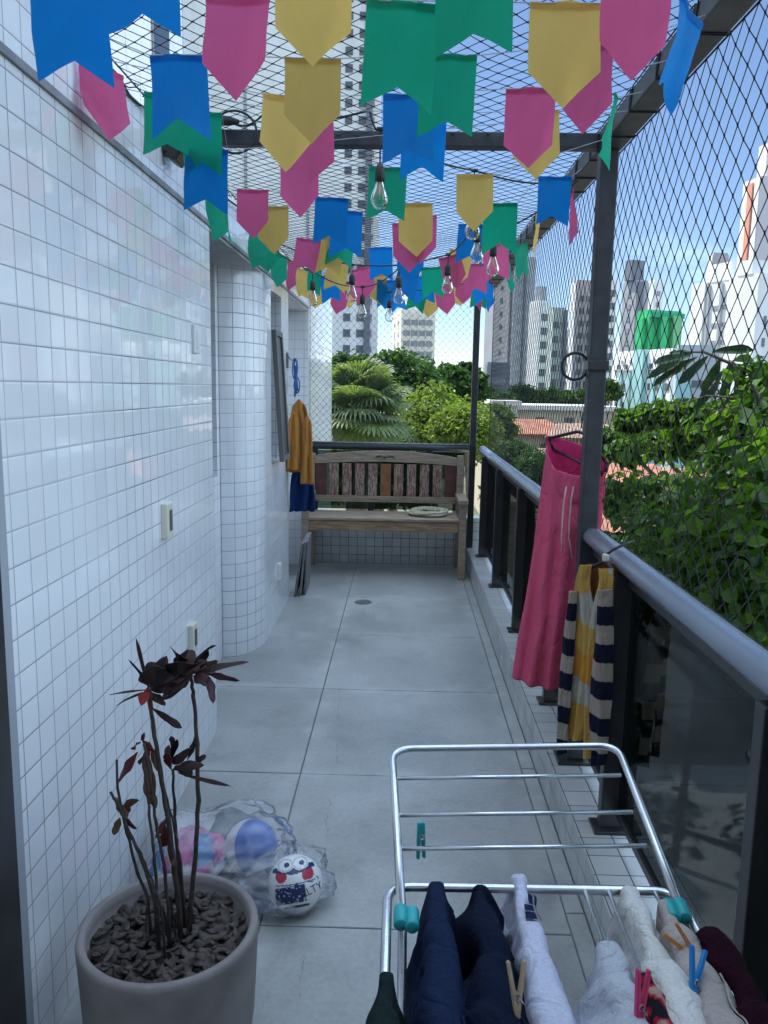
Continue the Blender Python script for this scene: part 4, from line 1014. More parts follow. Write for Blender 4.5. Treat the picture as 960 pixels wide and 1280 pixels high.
# ================================================================== CLOTHES ON HANGERS
def prow(rows, v):
    """rows: (pxL, pxR, py_left, py_right, yL, yR) -> end points at parameter v"""
    k = v * (len(rows) - 1); i = min(int(k), len(rows) - 2); f = k - i
    def pt(r): return ony(r[0], r[2], r[4]), ony(r[1], r[3], r[5])
    def cr(p0, p1, p2, p3, t): return .5 * ((2 * p1) + (-p0 + p2) * t + (2 * p0 - 5 * p1 + 4 * p2 - p3) * t * t + (-p0 + 3 * p1 - 3 * p2 + p3) * t ** 3)
    P = [pt(rows[max(0, min(len(rows) - 1, i + d))]) for d in (-1, 0, 1, 2)]
    return cr(*[q[0] for q in P], f), cr(*[q[1] for q in P], f)
def psheet(rows, folds, amp, seed=0, bulge=.0, off=0., nu=40, nv=60, grow=1.):
    nv = 260 if folds <= 1.5 else nv
    m = MB()
    def fn(u, v):
        a, b = prow(rows, v); d = (b - a); n = Vector((d.y, -d.x, 0)).normalized()      # towards the viewer
        p = a.lerp(b, u)
        k = (.2 + .8 * v ** grow)
        f = amp * k * (math.sin(u * folds * 2 * PI + seed + 1.1 * math.sin(v * 3 + seed)) + .8 * nz3((u * 2.6, v * 3.0, seed), 1.6)) + .25 * amp * nz3((u * 9, v * 7, seed), 1.5)
        return p + n * (off + f + bulge * math.sin(PI * u))
    m.grid(fn, nu, nv); return m
pk = thing('pink_trousers', 'bright pink drawstring trousers on a black hanger beside the net post', 'trousers', ony(690, 850, 3.2))
rowsF = [(684, 756, 556, 590, 3.18, 3.01), (678, 754, 602, 612, 3.18, 3.02), (671, 747, 660, 680, 3.17, 3.03), (661, 737, 730, 745, 3.16, 3.04), (650, 727, 790, 800, 3.15, 3.05), (640, 714, 846, 864, 3.14, 3.06)]
m = psheet(rowsF, 3.4, .017, 1., .045)
# waist edge dips at the front
n_u, n_v = 40, 60
for i in range(n_u + 1):
    for j in range(9):
        q = m.v[i * (n_v + 1) + j]; u = i / n_u; dip = .17 * math.sin(PI * u) ** .8 * (1 - j / 9)
        m.v[i * (n_v + 1) + j] = (q[0], q[1], q[2] - dip * (1 - j / 9))
fl_ = m.build('front_leg', 'pinkcloth', pk, True, thick=.004)
rowsB = [(683, 757, 544, 572, 3.20, 3.02)] + [(r[0] + 2, r[1] + 1, r[2], r[3], r[4] + .02, r[5] + .02) for r in rowsF[1:]]
psheet(rowsB, 2.2, .010, 4., -.055).build('back_leg', 'pinkin', pk, True, thick=.004)
m = MB(); pts = []
for i in range(30):
    a, b = prow(rowsF, .965); pts.append(a.lerp(b, i / 29) + Vector((-.02, -.045 * math.sin(PI * i / 29) - .022, .0)))
for k, x0 in enumerate((704, 713)):
    pts = [ony(x0 + dx, yy, 2.955 + .02 * k) for dx, yy in ((4, 608), (1, 625), (-1, 650), (-2, 672), (-1 + 4 * k, 690 + 8 * k))]
    m.tube(pts, .0028, 6)
m.build('drawstring', 'stringw', pk, True)
# hanger of the trousers
hg = thing('clothes_hanger', 'black clothes hanger hooked on the net holding the pink trousers', 'hanger', ony(722, 540, 3.12))
m = MB(); top = ony(727, 535, 3.12)
a = ony(686, 548, 3.20); b = ony(760, 580, 3.02)
m.tube(round_path([a, top + Vector((0, 0, -.01)), b], .03), .0065, 8)
m.tube([a + Vector((.02, 0, -.045)), b + Vector((-.01, 0, -.04))], .0055, 8)
m.tube([a, a + Vector((.02, 0, -.045))], .0055, 8); m.tube([b, b + Vector((-.01, 0, -.04))], .0055, 8)
m.build('hanger_arm', 'cord', hg, True)
m = MB(); h = [top, top + Vector((0, 0, .05)), top + Vector((.02, 0, .085)), top + Vector((.045, 0, .07)), top + Vector((.048, 0, .05))]
m.tube(round_path(h, .012), .003, 7); m.build('hook', 'cord', hg, True)
# ------------------------------------------------------------------ cardigan
NV, BE, YE, GR, OR = (.012, .013, .030), (.36, .29, .24), (.50, .29, .075), (.40, .36, .30), (.50, .22, .04)
def sleevecol(q): return NV if ((q[2] - .03 * (q[0] > .58)) / .122) % 1. < .5 else BE
def bodycol(q):
    u = q[0] * 15 + q[1] * 3; band = int(math.floor((q[2] + .04 * noise.noise(Vector(q) * 8)) / .095))
    s = (math.floor(u) + band) % 3
    return YE if s == 0 else (GR if s == 1 else OR if band % 2 else YE)
cd = thing('cardigan', 'yellow cardigan with navy and beige striped sleeves hanging on the railing', 'cardigan', ony(735, 930, 2.55))
def R(rows): return [(l, r, y, y, 2.62 + (l - 703) / 70 * -.19, 2.62 + (r - 703) / 70 * -.19) for l, r, y in rows]
psheet(R([(727, 768, 706), (720, 770, 730), (719, 768, 780), (716, 762, 830), (714, 760, 880), (712, 758, 925)]), 1.5, .006, 2., 0., -.03).build('back', attr_mat('x', .9) if 0 else fabric('cardigan_inside', (.17, .06, .02)), cd, True, thick=.003)
psheet(R([(726, 740, 706), (720, 737, 728), (719, 742, 762), (716, 750, 800), (713, 748, 850), (710, 743, 890), (707, 738, 924)]), 1.5, .013, 3., .012, .0).build('front', 'fcol', cd, True, thick=.004, colfn=bodycol)
psheet(R([(752, 770, 710), (752, 771, 728), (745, 771, 762), (740, 768, 800), (738, 764, 850), (735, 760, 900), (734, 757, 946)]), 1.2, .013, 6., .012, .012).build('front', 'fcol', cd, True, thick=.004, colfn=bodycol)
psheet(R([(718, 725, 738), (711, 724, 780), (706, 721, 830), (703, 718, 880), (702, 714, 915), (705, 712, 940)]), 1., .010, 2., .022, .012).build('sleeve', 'fcol', cd, True, thick=.006, colfn=sleevecol)
psheet(R([(759, 773, 735), (756, 774, 780), (750, 773, 840), (748, 772, 890), (750, 770, 915), (753, 766, 952)]), 1.3, .012, 8., .03, .030).build('sleeve', 'fcol', cd, True, thick=.006, colfn=sleevecol)
hg = thing('clothes_hanger', 'black hanger tied to the handrail holding the yellow cardigan', 'hanger', ony(757, 706, 2.5))
m = MB(); tp = ony(757, 700, 2.50)
m.tube(round_path([ony(728, 716, 2.56), tp, ony(772, 722, 2.44)], .02), .006, 8); m.build('hanger_arm', 'cord', hg, True)
m = MB(); m.tube([tp, tp + Vector((.005, 0, .02)), ony(765, 688, 2.49), ony(782, 684, 2.50) + Vector((0, 0, .012)), ony(792, 680, 2.52) + Vector((0, 0, .01))], .0045, 7); m.build('hook', 'cord', hg, True)
m = MB(); m.bbox(tp + Vector((-.010, -.010, -.004)), tp + Vector((.010, .010, .020)), .005); m.build('hanger_neck', 'cream', hg)
# pale rope knotted on the handrail
# ================================================================== PAPER FLAGS
FC = {'blue': (.006, .22, .62), 'green': (.010, .36, .21), 'yellow': (.68, .46, .13), 'pink': (.64, .11, .26)}
for k, c in FC.items(): MT['paper_' + k] = paper_mat('paper_' + k, c)
FW = .128
def flag_mesh(shape, colr, var):
    m = MB(); w_ = FW; hgt = w_ * (1.40 if shape == 'S' else 1.50); nu, nv = 10, 14
    r2 = random.Random(hash((shape, var)) % 1000 if False else var * 7 + (3 if shape == 'S' else 0))
    c1, c2, tw = r2.uniform(-.022, .022), r2.uniform(-.035, .035), r2.uniform(-.22, .22)
    def fn(u, v):
        s = abs(2 * u - 1)
        hh = hgt - (.30 * w_ * (1 - s) if shape == 'S' else .50 * w_ * s)
        x = (u - .5) * w_; z = -hh * v
        y = c1 * (2 * u - 1) ** 2 * (.3 + v) + c2 * v * v + tw * x * v + .003 * math.sin(9 * u + 5 * v + var) + .006 * nz3((u * 3, v * 3, var), 1.2)
        return (x, y, z)
    m.grid(fn, nu, nv)
    def fold(u, v):
        x, y, z = fn(u, v * .085); return (x * 1.0, y - .0022, z + .0006)
    m.grid(fold, nu, 2)
    return m
FM = {}
def flag(colr, shape, px, py, Y, rotz=0., roll=0., label=None, sc=1.):
    var = rnd.randrange(9); key = (colr, shape, var)
    if key not in FM:
        m = flag_mesh(shape, colr, var); o = m.build('paper_flag', 'paper_' + colr, smooth=True, root=(0, 0, 0)); FM[key] = o.data
        bpy.data.objects.remove(o)
    o = bpy.data.objects.new('paper_flag', FM[key]); COL.objects.link(o)
    p = ony(px, py, Y); o.location = p; o.rotation_euler = (rnd.uniform(-.06, .06), roll, rotz if rotz else rnd.uniform(-.10, .10)); o.scale = (sc, sc, sc)
    tag(o, label, 'flag', 'paper flags strung across the terrace')
    return o
ROWS = [
 (1.42, [('blue', 'S', 127, 220, -105), ('yellow', 'P', 347, 437, -82), ('green', 'S', 549, 637, -74)]),
 (1.53, [('blue', 'S', 40, 125, -38), ('green', 'S', 462, 546, 2), ('pink', 'P', 757, 838, -47)]),
 (1.67, [('pink', 'P', 260, 336, -3), ('yellow', 'P', 667, 748, 3)]),
 (1.95, [('blue', 'S', 188, 255, 68), ('yellow', 'P', 358, 424, 72), ('green', 'S', 529, 594, 68), ('pink', 'P', 700, 763, 58)]),
 (2.20, [('yellow', 'P', 331, 390, 119), ('blue', 'S', 481, 540, 117), ('pink', 'P', 635, 693, 110)]),
 (2.42, [('green', 'S', 183, 236, 117), ('pink', 'P', 361, 415, 138), ('blue', 'S', 504, 557, 140), ('yellow', 'P', 643, 697, 138)]),
 (2.58, [('green', 'S', 228, 277, 141), ('blue', 'S', 233, 284, 186)]),
 (2.85, [('pink', 'P', 352, 397, 200), ('green', 'S', 463, 508, 209), ('yellow', 'P', 572, 615, 218)]),
 (3.20, [('pink', 'P', 297, 335, 237), ('blue', 'S', 395, 435, 247), ('yellow', 'P', 499, 540, 254), ('green', 'S', 605, 646, 254), ('blue', 'S', 674, 713, 221)]),
 (3.45, [('yellow', 'P', 323, 360, 258), ('blue', 'S', 414, 453, 264), ('pink', 'P', 491, 529, 279), ('pink', 'P', 508, 545, 269)]),
 (4.05, [('pink', 'S', 372, 401, 299), ('yellow', 'S', 399, 430, 297), ('green', 'S', 412, 444, 286), ('blue', 'P', 498, 530, 302), ('blue', 'S', 574, 606, 281), ('pink', 'S', 602, 633, 305)]),
 (4.60, [('green', 'P', 318, 344, 300), ('blue', 'S', 462, 490, 309), ('pink', 'P', 548, 575, 320), ('yellow', 'P', 563, 591, 313)]),
 (5.10, [('yellow', 'S', 411, 437, 326), ('pink', 'P', 440, 464, 335), ('blue', 'S', 499, 524, 340), ('green', 'S', 527, 553, 334), ('pink', 'S', 580, 606, 330)]),
 (5.60, [('green', 'S', 380, 402, 336), ('blue', 'S', 400, 424, 344), ('pink', 'P', 440, 462, 345), ('yellow', 'P', 458, 482, 343), ('blue', 'P', 472, 495, 350), ('blue', 'S', 516, 540, 345), ('pink', 'P', 543, 566, 357), ('blue', 'S', 588, 610, 348)]),
 (6.10, [('yellow', 'P', 366, 388, 340), ('pink', 'P', 418, 438, 362), ('blue', 'S', 473, 494, 354), ('green', 'S', 514, 536, 358), ('yellow', 'P', 529, 550, 364), ('pink', 'P', 571, 591, 348)]),
 (6.60, [('yellow', 'P', 388, 407, 356), ('yellow', 'P', 424, 443, 356), ('blue', 'S', 482, 502, 362), ('yellow', 'P', 560, 580, 352), ('green', 'S', 590, 610, 356)]),
]
ORD = ['front', 'second', 'third', 'fourth', 'fifth', 'sixth', 'seventh', 'eighth', 'ninth', 'tenth', 'eleventh', 'twelfth', 'thirteenth', 'fourteenth', 'fifteenth', 'sixteenth']
POS = ['first', 'second', 'third', 'fourth', 'fifth', 'sixth', 'seventh', 'eighth']
SHN = {'S': 'swallowtail', 'P': 'pointed'}
for ri, (Y, fl) in enumerate(ROWS):
    fl = sorted(fl, key=lambda f: f[2]); pts = []
    for k, (c, s, a, b, t) in enumerate(fl):
        px = (a + b) / 2; yy = Y + (.03 if (k and fl[k - 1][3] > a) else 0)
        lab = '%s %s paper flag, %s from the tiled wall on the %s string' % (c, SHN[s], POS[k], ORD[ri])
        roll = rnd.uniform(-.05, .05) if Y < 4 else rnd.uniform(-.28, .28)
        o = flag(c, s, px, t, yy, 0, roll, lab, ((b - a) * yy / 1000.) / FW if 0 else min(1.06, max(.94, (b - a) * yy / 1000. / FW)))
        for d in (-.5, .5):
            q = o.matrix_basis @ Vector((d * FW * .98, 0, -.001)); pts.append(q)
    pts.sort(key=lambda q: q.x)
    zl = (pts[0].z + 2.43) / 2 + .01; P = [Vector((WX, Y, 2.435))] + pts + [Vector((.66, Y, 2.435))]
    m = MB(); m.tube(P, .0013 if Y < 3.5 else .0016, 5)
    tag(m.build('bunting_string', 'thread'), 'thin string carrying the %s row of paper flags under the net' % ORD[ri], 'string', 'flag strings under the net')
# flags turned edge-on at the ends of the strings
flag('blue', 'S', 860, 9, 1.72, .92, .16, 'blue swallowtail paper flag twisted against the near end of the side beam')
flag('green', 'P', 769, 126, 2.44, 1.42, .05, 'green paper flag seen edge-on against the side beam above the net post')
flag('pink', 'P', 715, 240, 3.12, 1.40, .06, 'thin edge-on pink paper flag hanging right of the side beam')
flag('yellow', 'P', 671, 264, 3.7, 1.45, -.1, 'narrow edge-on pale yellow paper flag on the side beam')
flag('green', 'S', 651, 305, 4.3, .85, -.25, 'green swallowtail paper flag tilted on the side beam above the grey tower')
flag('green', 'P', 634, 325, 4.75, 1.1, .2, 'dark green paper flag turned sideways at the side beam beside a bulb')
flag('blue', 'P', 611, 357, 5.9, 1.0, -.2, 'small blue paper flag hanging below the far end of the side beam')
flag('pink', 'P', 604, 358, 5.95, 1.25, .05, 'small edge-on pink paper flag at the far post top')
flag('green', 'S', 273, 240, 3.05, 1.15, -.08, 'green swallowtail paper flag turned sideways against the upper tiled band')
flag('green', 'P', 326, 290, 4.05, .8, .35, 'green paper flag folded against the tiled band behind the yellow flag')
flag('green', 'P', 348, 318, 4.9, .75, .1, 'smallest green paper flag beside the corner of the tiled band')
flag('pink', 'P', 364, 328, 5.3, 1.2, .1, 'thin edge-on pink paper flag at the wall end of a far string')
flag('yellow', 'P', 376, 336, 5.5, .9, .2, 'yellow paper flag at the wall end among the far strings')
o = flag('pink', 'P', 128, 82, 2.17, .95, .08, 'crumpled pink paper flag hanging close to the tiled wall top'); o.location.x = max(o.location.x, WX + .055)
# ================================================================== STRING LIGHTS
sl = thing('string_light', 'black cable of clear filament bulbs zigzagging under the net', 'string light', (0, 4, 2.4))
BULBS = [(475, 204, 2.75), (592, 250, 3.15), (597, 286, 3.65), (617, 304, 3.75), (560, 330, 4.15), (499, 346, 4.45), (440, 342, 4.35), (391, 350, 4.7), (453, 368, 5.1), (487, 374, 5.4)]
def cz(Y): return 2.43
anch = []
for px, py, Y in BULBS:
    q = ony(px, py, Y); anch.append(Vector((q.x, Y, min(2.44, q.z + (.105 if Y < 3.5 else .045)))))
m = MB()
def swag(a, b, sag=.03, n=14): return [a.lerp(b, t / n) - Vector((0, 0, sag * math.sin(PI * t / n))) for t in range(n + 1)]
plug = ony(281, 152, 2.90)
seq = [plug + Vector((.02, 0, 0)), ony(330, 142, 2.9), ony(462, 138, 2.75) , anch[0], anch[1], Vector((.66, 3.3, 2.41)), anch[3], anch[2], anch[4], anch[6], Vector((WX + .02, 4.5, 2.42)), anch[7], anch[8], anch[5], anch[9], Vector((.62, 6.0, 2.41))]
P = []
for i in range(len(seq) - 1): P += swag(seq[i], seq[i + 1], .025)[:-1]
P.append(seq[-1]); m.tube(P, .0036, 7)
lp = [plug + Vector((.055 * (1 - math.cos(a)) - .01, 0, .012 + .070 * -math.sin(a) * (1 if a < PI else 1))) for a in [i / 30 * 2 * PI for i in range(31)]]
lp = [plug + Vector((.035 + .075 * math.cos(a), -.01 + .0004 * i, -.035 + .068 * math.sin(a))) for i, a in enumerate([2.3 - i / 30 * 5.2 for i in range(31)])]
m.tube(lp, .0042, 8)
m.build('cable', 'cord', sl, True)
m = MB(); m.tube([plug + Vector((-.035, 0, .004)), plug + Vector((-.03, 0, .004)), plug + Vector((.02, 0, .002)), plug + Vector((.05, -.002, .0))], [.013, .018, .015, .006], 12); m.build('plug', 'cord', sl, True)
for k, (px, py, Y) in enumerate(BULBS):
    q = ony(px, py, Y); s = .95
    m = MB(); m.tube([anch[k] + Vector((0, 0, .004)), q], .0028, 6)
    m.lathe(q, [(0, .004), (.007, .0), (.012, -.010), (.0155, -.016), (.0165, -.045), (.0155, -.058), (0, -.058)], 20)
    m.tube([anch[k] + Vector((-.012, 0, 0)), anch[k] + Vector((.012, 0, 0))], .007, 8)
    so_ = m.build('socket', 'cord', sl, True)
    m = MB(); m.lathe(q, [(.0125, -.054), (.013, -.064), (.019, -.080), (.027, -.100), (.0295, -.114), (.027, -.128), (.019, -.139), (.009, -.144), (0, -.145)], 24)
    b_ = m.build('bulb', 'bulb', so_, True, root=ROOT[sl.name])
    m = MB()
    for i in range(4):
        a = i * PI / 2; m.tube([q + Vector((.004 * math.cos(a), .004 * math.sin(a), -.066)), q + Vector((.012 * math.cos(a), .012 * math.sin(a), -.112)), q + Vector((.003, .003, -.07))], .0012, 4)
    m.lathe(q, [(.0035, -.056), (.004, -.09), (0, -.094)], 8)
    m.build('filament', 'amber', so_, root=ROOT[sl.name])
# ================================================================== BEYOND THE BALCONY
GZ = -11.
gm, gt, gb = mat('city_ground')
c = gt.nodes.new('ShaderNodeTexCoord'); nz = gt.nodes.new('ShaderNodeTexNoise'); nz.inputs['Scale'].default_value = .09; nz.inputs['Detail'].default_value = 8
gt.links.new(c.outputs['Object'], nz.inputs['Vector']); r = gt.nodes.new('ShaderNodeValToRGB'); r.color_ramp.elements[0].position = .42; r.color_ramp.elements[1].position = .6
r.color_ramp.elements[0].color = (.03, .05, .018, 1); r.color_ramp.elements[1].color = (.16, .14, .12, 1)
gt.links.new(nz.outputs['Fac'], r.inputs[0]); gt.links.new(r.outputs[0], gb.inputs['Base Color']); gb.inputs['Roughness'].default_value = .95
m = MB(); m.add([(-2500, -2500, GZ), (2500, -2500, GZ), (2500, 3500, GZ), (-2500, 3500, GZ)], [(0, 1, 2, 3)])
tag(m.build('ground', gm, root=(0, 0, GZ)), kind='structure')
m = MB(); m.add([(1.5, -4, GZ + .02), (24, -4, GZ + .02), (24, 26, GZ + .02), (1.5, 26, GZ + .02)], [(0, 1, 2, 3)]); tag(m.build('courtyard_paving', simple('pale_paving', (.62, .61, .57), .9, noise_amt=.12, scale=2.), root=(0, 0, GZ)), kind='structure')
def at(px, py, D): return ony(px, py, D)
WINM = {}
def win_mesh(w_, h, kind='dark'):
    key = (round(w_, 2), round(h, 2), kind)
    if key not in WINM:
        m = MB(); m.box((-w_ / 2, -.05, -h / 2), (w_ / 2, .03, h / 2))
        o = m.build('window', {'dark': simple('far_glass', (.11, .12, .14), .4), 'mid': simple('shaded_opening', (.26, .27, .29), .6), 'teal': simple('teal_glass', (.10, .20, .22), .4)}[kind], root=(0, 0, 0)); WINM[key] = o.data; bpy.data.objects.remove(o)
    return WINM[key]
def tower(name, label, cat, pxL, pxM, pxR, pyT, D, phi, wall, cols=(), strips=(), extra=(), roof=None, base=GZ, fill=None):
    ph = R_(phi); k = lambda px: (lambda d: d[0] / d[1])(ray(px, 485))
    Mx, My = k(pxM) * D, D; dr = (math.cos(ph), math.sin(ph)); dl = (-math.sin(ph), math.cos(ph))
    tr_ = (k(pxR) * My - Mx) / (dr[0] - k(pxR) * dr[1]); tl = (k(pxL) * My - Mx) / (dl[0] - k(pxL) * dl[1])
    if tl <= 0 or tl > 80: tl = 16
    zT = ony(pxM, pyT, D).z
    root = thing(name, label, cat, (Mx, My, base))
    P = lambda a, b, z: (Mx + dr[0] * a + dl[0] * b, My + dr[1] * a + dl[1] * b, z)
    def blk(a0, a1, b0, b1, z0, z1):
        m = MB(); v = [P(a0, b0, z0), P(a1, b0, z0), P(a1, b1, z0), P(a0, b1, z0), P(a0, b0, z1), P(a1, b0, z1), P(a1, b1, z1), P(a0, b1, z1)]
        m.add(v, [(0, 3, 2, 1), (4, 5, 6, 7), (0, 1, 5, 4), (1, 2, 6, 5), (2, 3, 7, 6), (3, 0, 4, 7)]); return m
    blk(0, tr_, 0, tl, base, zT).build('wall', wall, root)
    blk(.15, tr_ - .15, .15, tl - .15, zT, zT + .5).build('parapet', wall, root)
    if roof: blk(tr_ * roof[0], tr_ * roof[1], tl * .25, tl * .75, zT + .5, zT + .5 + roof[2]).build('roof_box', roof[3] if len(roof) > 3 else wall, root)
    for (face, u0, u1, za, zb, dep, mm) in strips:                 # fractions along the face, heights as fractions from the eye line up
        z0 = base + (zT - base) * za; z1 = base + (zT - base) * zb
        if face == 'R': b_ = blk(tr_ * u0, tr_ * u1, -dep, -.001, z0, z1)
        else: b_ = blk(-dep, -.001, tl * u0, tl * u1, z0, z1)
        b_.build('facade_strip', mm, root)
    n = 0
    for (face, u, w_, h, z0, dz, cnt, kind) in cols:
        me = win_mesh(w_, h, kind)
        for i in range(cnt):
            z = zT - z0 - dz * i
            if z < base + 6 or n >= 100: break
            o = bpy.data.objects.new('window', me); COL.objects.link(o); o.parent = root; n += 1
            if face == 'R': q = P(tr_ * u, -.06, z); o.rotation_euler = (0, 0, ph)
            else: q = P(-.06, tl * u, z); o.rotation_euler = (0, 0, ph - PI / 2)
            o.location = Vector(q) - Vector((Mx, My, base))
    return root
W1 = simple('tower_white', (.74, .74, .73), .7, noise_amt=.10, scale=.35, stretch=(1, 1, .15))
W2 = simple('tower_grey', (.34, .35, .38), .7, noise_amt=.08, scale=.2)
W3 = simple('tower_dark_grey', (.16, .17, .20), .7, noise_amt=.1, scale=.2)
CR = simple('tower_cream', (.70, .67, .58), .7, noise_amt=.05, scale=.2)
PKW = simple('tower_pink_trim', (.62, .26, .18), .7)
GRN = simple('green_debris_net', (.035, .42, .16), .7, noise_amt=.25, scale=.25)
TEA = simple('teal_wall_panel', (.30, .52, .52), .6)
TWG = simple('tower_green_grey', (.36, .42, .38), .7)
SAL = simple('salmon_wall', (.50, .20, .18), .7)
# broad pale tower behind the wall, on the left
tower('apartment_tower', 'broad pale apartment tower with a grey vertical band rising left of centre', 'tower', 236, 238, 471, -130, 150, 2, W1,
      cols=[('R', u, 1.3, 1.35, 4 + 3 * 0, 2.85, 31, 'dark') for u in (.835, .905)] + [('R', .955, .9, 1.1, 4, 2.85, 31, 'mid')],
      strips=[('R', .925, .958, 0, .998, .5, W3), ('R', .62, .635, 0, 1, .25, W2), ('R', .30, .315, 0, 1, .25, W2)], roof=(.8, .95, 6, W3))
tower('apartment_tower', 'cream apartment tower with rows of balconies standing over the dark trees in the centre', 'tower', 489, 500, 542, 388, 230, 8, CR,
      cols=[('R', u, 1.9, 1.5, 3.2, 2.9, 8, 'mid') for u in (.16, .38, .60, .82)] + [('L', u, 1.2, 1.4, 3.2, 2.9, 8, 'mid') for u in (.3, .7)],
      strips=[('R', .02, .98, .70 - .0 + i * .0, .0, .0, CR) for i in ()] + [('R', .28, .285, .3, 1, .5, W1), ('R', .49, .50, .3, 1, .5, W1), ('R', .71, .72, .3, 1, .5, W1)], roof=(.2, .8, 5))
tower('apartment_tower', 'tallest grey tower right of the far net post with one column of small windows', 'tower', 603, 638, 663, 322, 190, 24, W2,
      cols=[('L', .42, 1.0, 1.0, 6, 3.0, 24, 'dark'), ('R', .3, .9, 1.2, 5, 3., 22, 'mid'), ('R', .65, .9, 1.2, 5, 3., 22, 'mid')], strips=[('L', .08, .12, 0, 1, .3, W3), ('R', .46, .54, 0, 1, .4, W3)])
tower('annex_block', 'dark grey low block at the foot of the tallest grey tower', 'building', 606, 608, 637, 456, 150, 6, W3, cols=[('R', .5, 2.4, 1.4, 3, 3, 3, 'mid')])
tower('apartment_tower', 'white lit tower with a ladder of dark balconies right of the tallest grey tower', 'tower', 657, 670, 684, 378, 175, 30, W1,
      cols=[('R', .45, 1.5, 1.5, 3.0, 2.9, 16, 'dark'), ('R', .82, 1.0, 1.4, 3., 2.9, 16, 'mid')], roof=(.3, .8, 3, W2))
tower('apartment_tower', 'narrow greenish tower with a white edge left of the net post', 'tower', 681, 685, 704, 387, 168, 12, TWG,
      cols=[('R', .3, 1.0, 1.3, 3, 2.9, 16, 'dark'), ('R', .62, 1.0, 1.3, 3, 2.9, 16, 'mid')], strips=[('R', .82, .99, 0, 1, .6, W3), ('R', .01, .1, 0, 1, .4, W1)])
tower('apartment_tower', 'far blue-grey tower low between the greenish tower and the net post', 'tower', 699, 702, 722, 414, 240, 10, W2, cols=[('R', u, 1.6, 1.5, 3, 3, 14, 'dark') for u in (.3, .7)])
tower('apartment_tower', 'brown-grey tower partly hidden behind the main net post', 'tower', 707, 715, 742, 352, 205, 15, simple('tower_taupe', (.36, .32, .33), .7),
      cols=[('R', u, 1.3, 1.4, 4, 3, 24, 'dark') for u in (.25, .6)], strips=[('L', .1, .9, 0, 1, .2, W1)])
tower('apartment_tower', 'slim white tower with dark window edge just right of the net post', 'tower', 741, 753, 764, 350, 200, 28, W1,
      cols=[('R', .55, 1.6, 1.6, 3, 3, 26, 'dark')], roof=(.1, .7, 3))
tower('apartment_tower', 'tall grey tower with a raised centre behind the green netted building', 'tower', 771, 788, 803, 352, 210, 24, W2,
      cols=[('R', .4, 1.2, 1.3, 3, 3, 24, 'mid'), ('L', .5, 1.2, 1.3, 3, 3, 24, 'mid')], strips=[('R', .02, .5, .5, 1, .5, W3)], roof=(-.2, .8, 5, W3))
tower('apartment_tower', 'thin whitish tower right of the tall grey tower above the green netting', 'tower', 800, 809, 821, 352, 225, 24, W1, cols=[('R', .5, 1.2, 1.3, 3, 3, 22, 'mid')])
gt_ = tower('netted_building', 'building under construction wrapped in bright green debris netting', 'building', 790, 806, 847, 390, 160, 22, GRN,
      strips=[('R', .25, .45, 0, .97, 1.2, GRN), ('R', .62, .85, 0, .98, 1.2, simple('green_net_pale', (.16, .44, .20), .7)), ('L', .2, .7, 0, .96, 1., GRN), ('R', 0, 1, .965, 1.0, .6, simple('green_net_top', (.02, .28, .16), .7))])
tower('office_block', 'low white block with teal vertical panels below the green netted building', 'building', 767, 838, 843, 440, 105, 18, W1,
      cols=[('L', u, .8, .9, 1.8, 2.6, 6, 'dark') for u in (.05, .20, .34, .62, .78, .92)] + [('L', u, .45, .5, 1.0, 2.6, 1, 'mid') for u in (.12, .28, .7, .86)],
      strips=[('L', .10, .16, .1, .86, .3, TEA), ('L', .24, .30, .1, .86, .3, TEA), ('L', .40, .57, 0, 1.03, .8, TEA), ('L', .67, .74, .1, .86, .3, TEA), ('L', .83, .88, .1, .86, .3, TEA), ('L', 0, .395, .875, .885, .3, W2), ('L', .575, 1, .875, .885, .3, W2)])
tower('office_wing', 'grey shaded wing at the right of the low teal-panelled block', 'building', 841, 843, 893, 436, 101, -4, simple('wing_grey', (.40, .43, .46), .7),
      cols=[('R', u, 1.2, .8, 4.2, 3.2, 3, 'dark') for u in (.55, .72)], strips=[('R', .0, .38, 0, .80, .5, TEA)])
tower('apartment_tower', 'tallest tower at the right edge with an orange stripe down its lit side', 'tower', 909, 929, 1010, 222, 180, 12, simple('tower_mauve', (.56, .50, .52), .7),
      cols=[('R', .30, .8, .9, 6, 3.0, 30, 'dark'), ('R', .52, 1.6, 1.4, 6, 3., 30, 'mid')], strips=[('L', .35, .62, .2, .99, .5, PKW), ('L', .02, .3, .1, 1, .2, W1), ('L', .66, .98, .1, 1, .2, W1)], roof=(.12, .5, 7, simple('tower_pale_pink', (.68, .6, .58), .7)))
tower('apartment_tower', 'grey tower with small windows behind the white complex at the right', 'tower', 874, 879, 898, 318, 190, 10, W2, cols=[('R', u, .8, .9, 5, 3, 18, 'dark') for u in (.35, .7)], strips=[('L', .05, .95, 0, 1, .2, W1)])
tower('apartment_block', 'dazzling white block with stacked balconies below the orange-striped tower', 'building', 858, 918, 928, 350, 140, 20, W1,
      cols=[('L', u, 2.0, .7, 4, 3.0, 12, 'mid') for u in (.28, .48)] + [('L', .85, .8, .7, 4, 3, 10, 'mid')], strips=[('L', .36, .40, 0, 1, .5, W2), ('L', .62, .66, 0, 1, .4, W2), ('L', .02, .20, 0, 1.01, .8, W1), ('L', .70, .98, 0, 1.02, .6, W1)], roof=(.0, .4, 3))
tower('apartment_block', 'smooth white block with a salmon lower face at the right picture edge', 'building', 901, 937, 1000, 345, 118, 22, W1,
      cols=[('R', .18, .5, 1.2, 6, 3.1, 9, 'dark')], strips=[('R', .35, 1., 0, .72, .4, SAL), ('R', .30, .99, .74, .80, .5, W2)], roof=(.0, .5, 2))
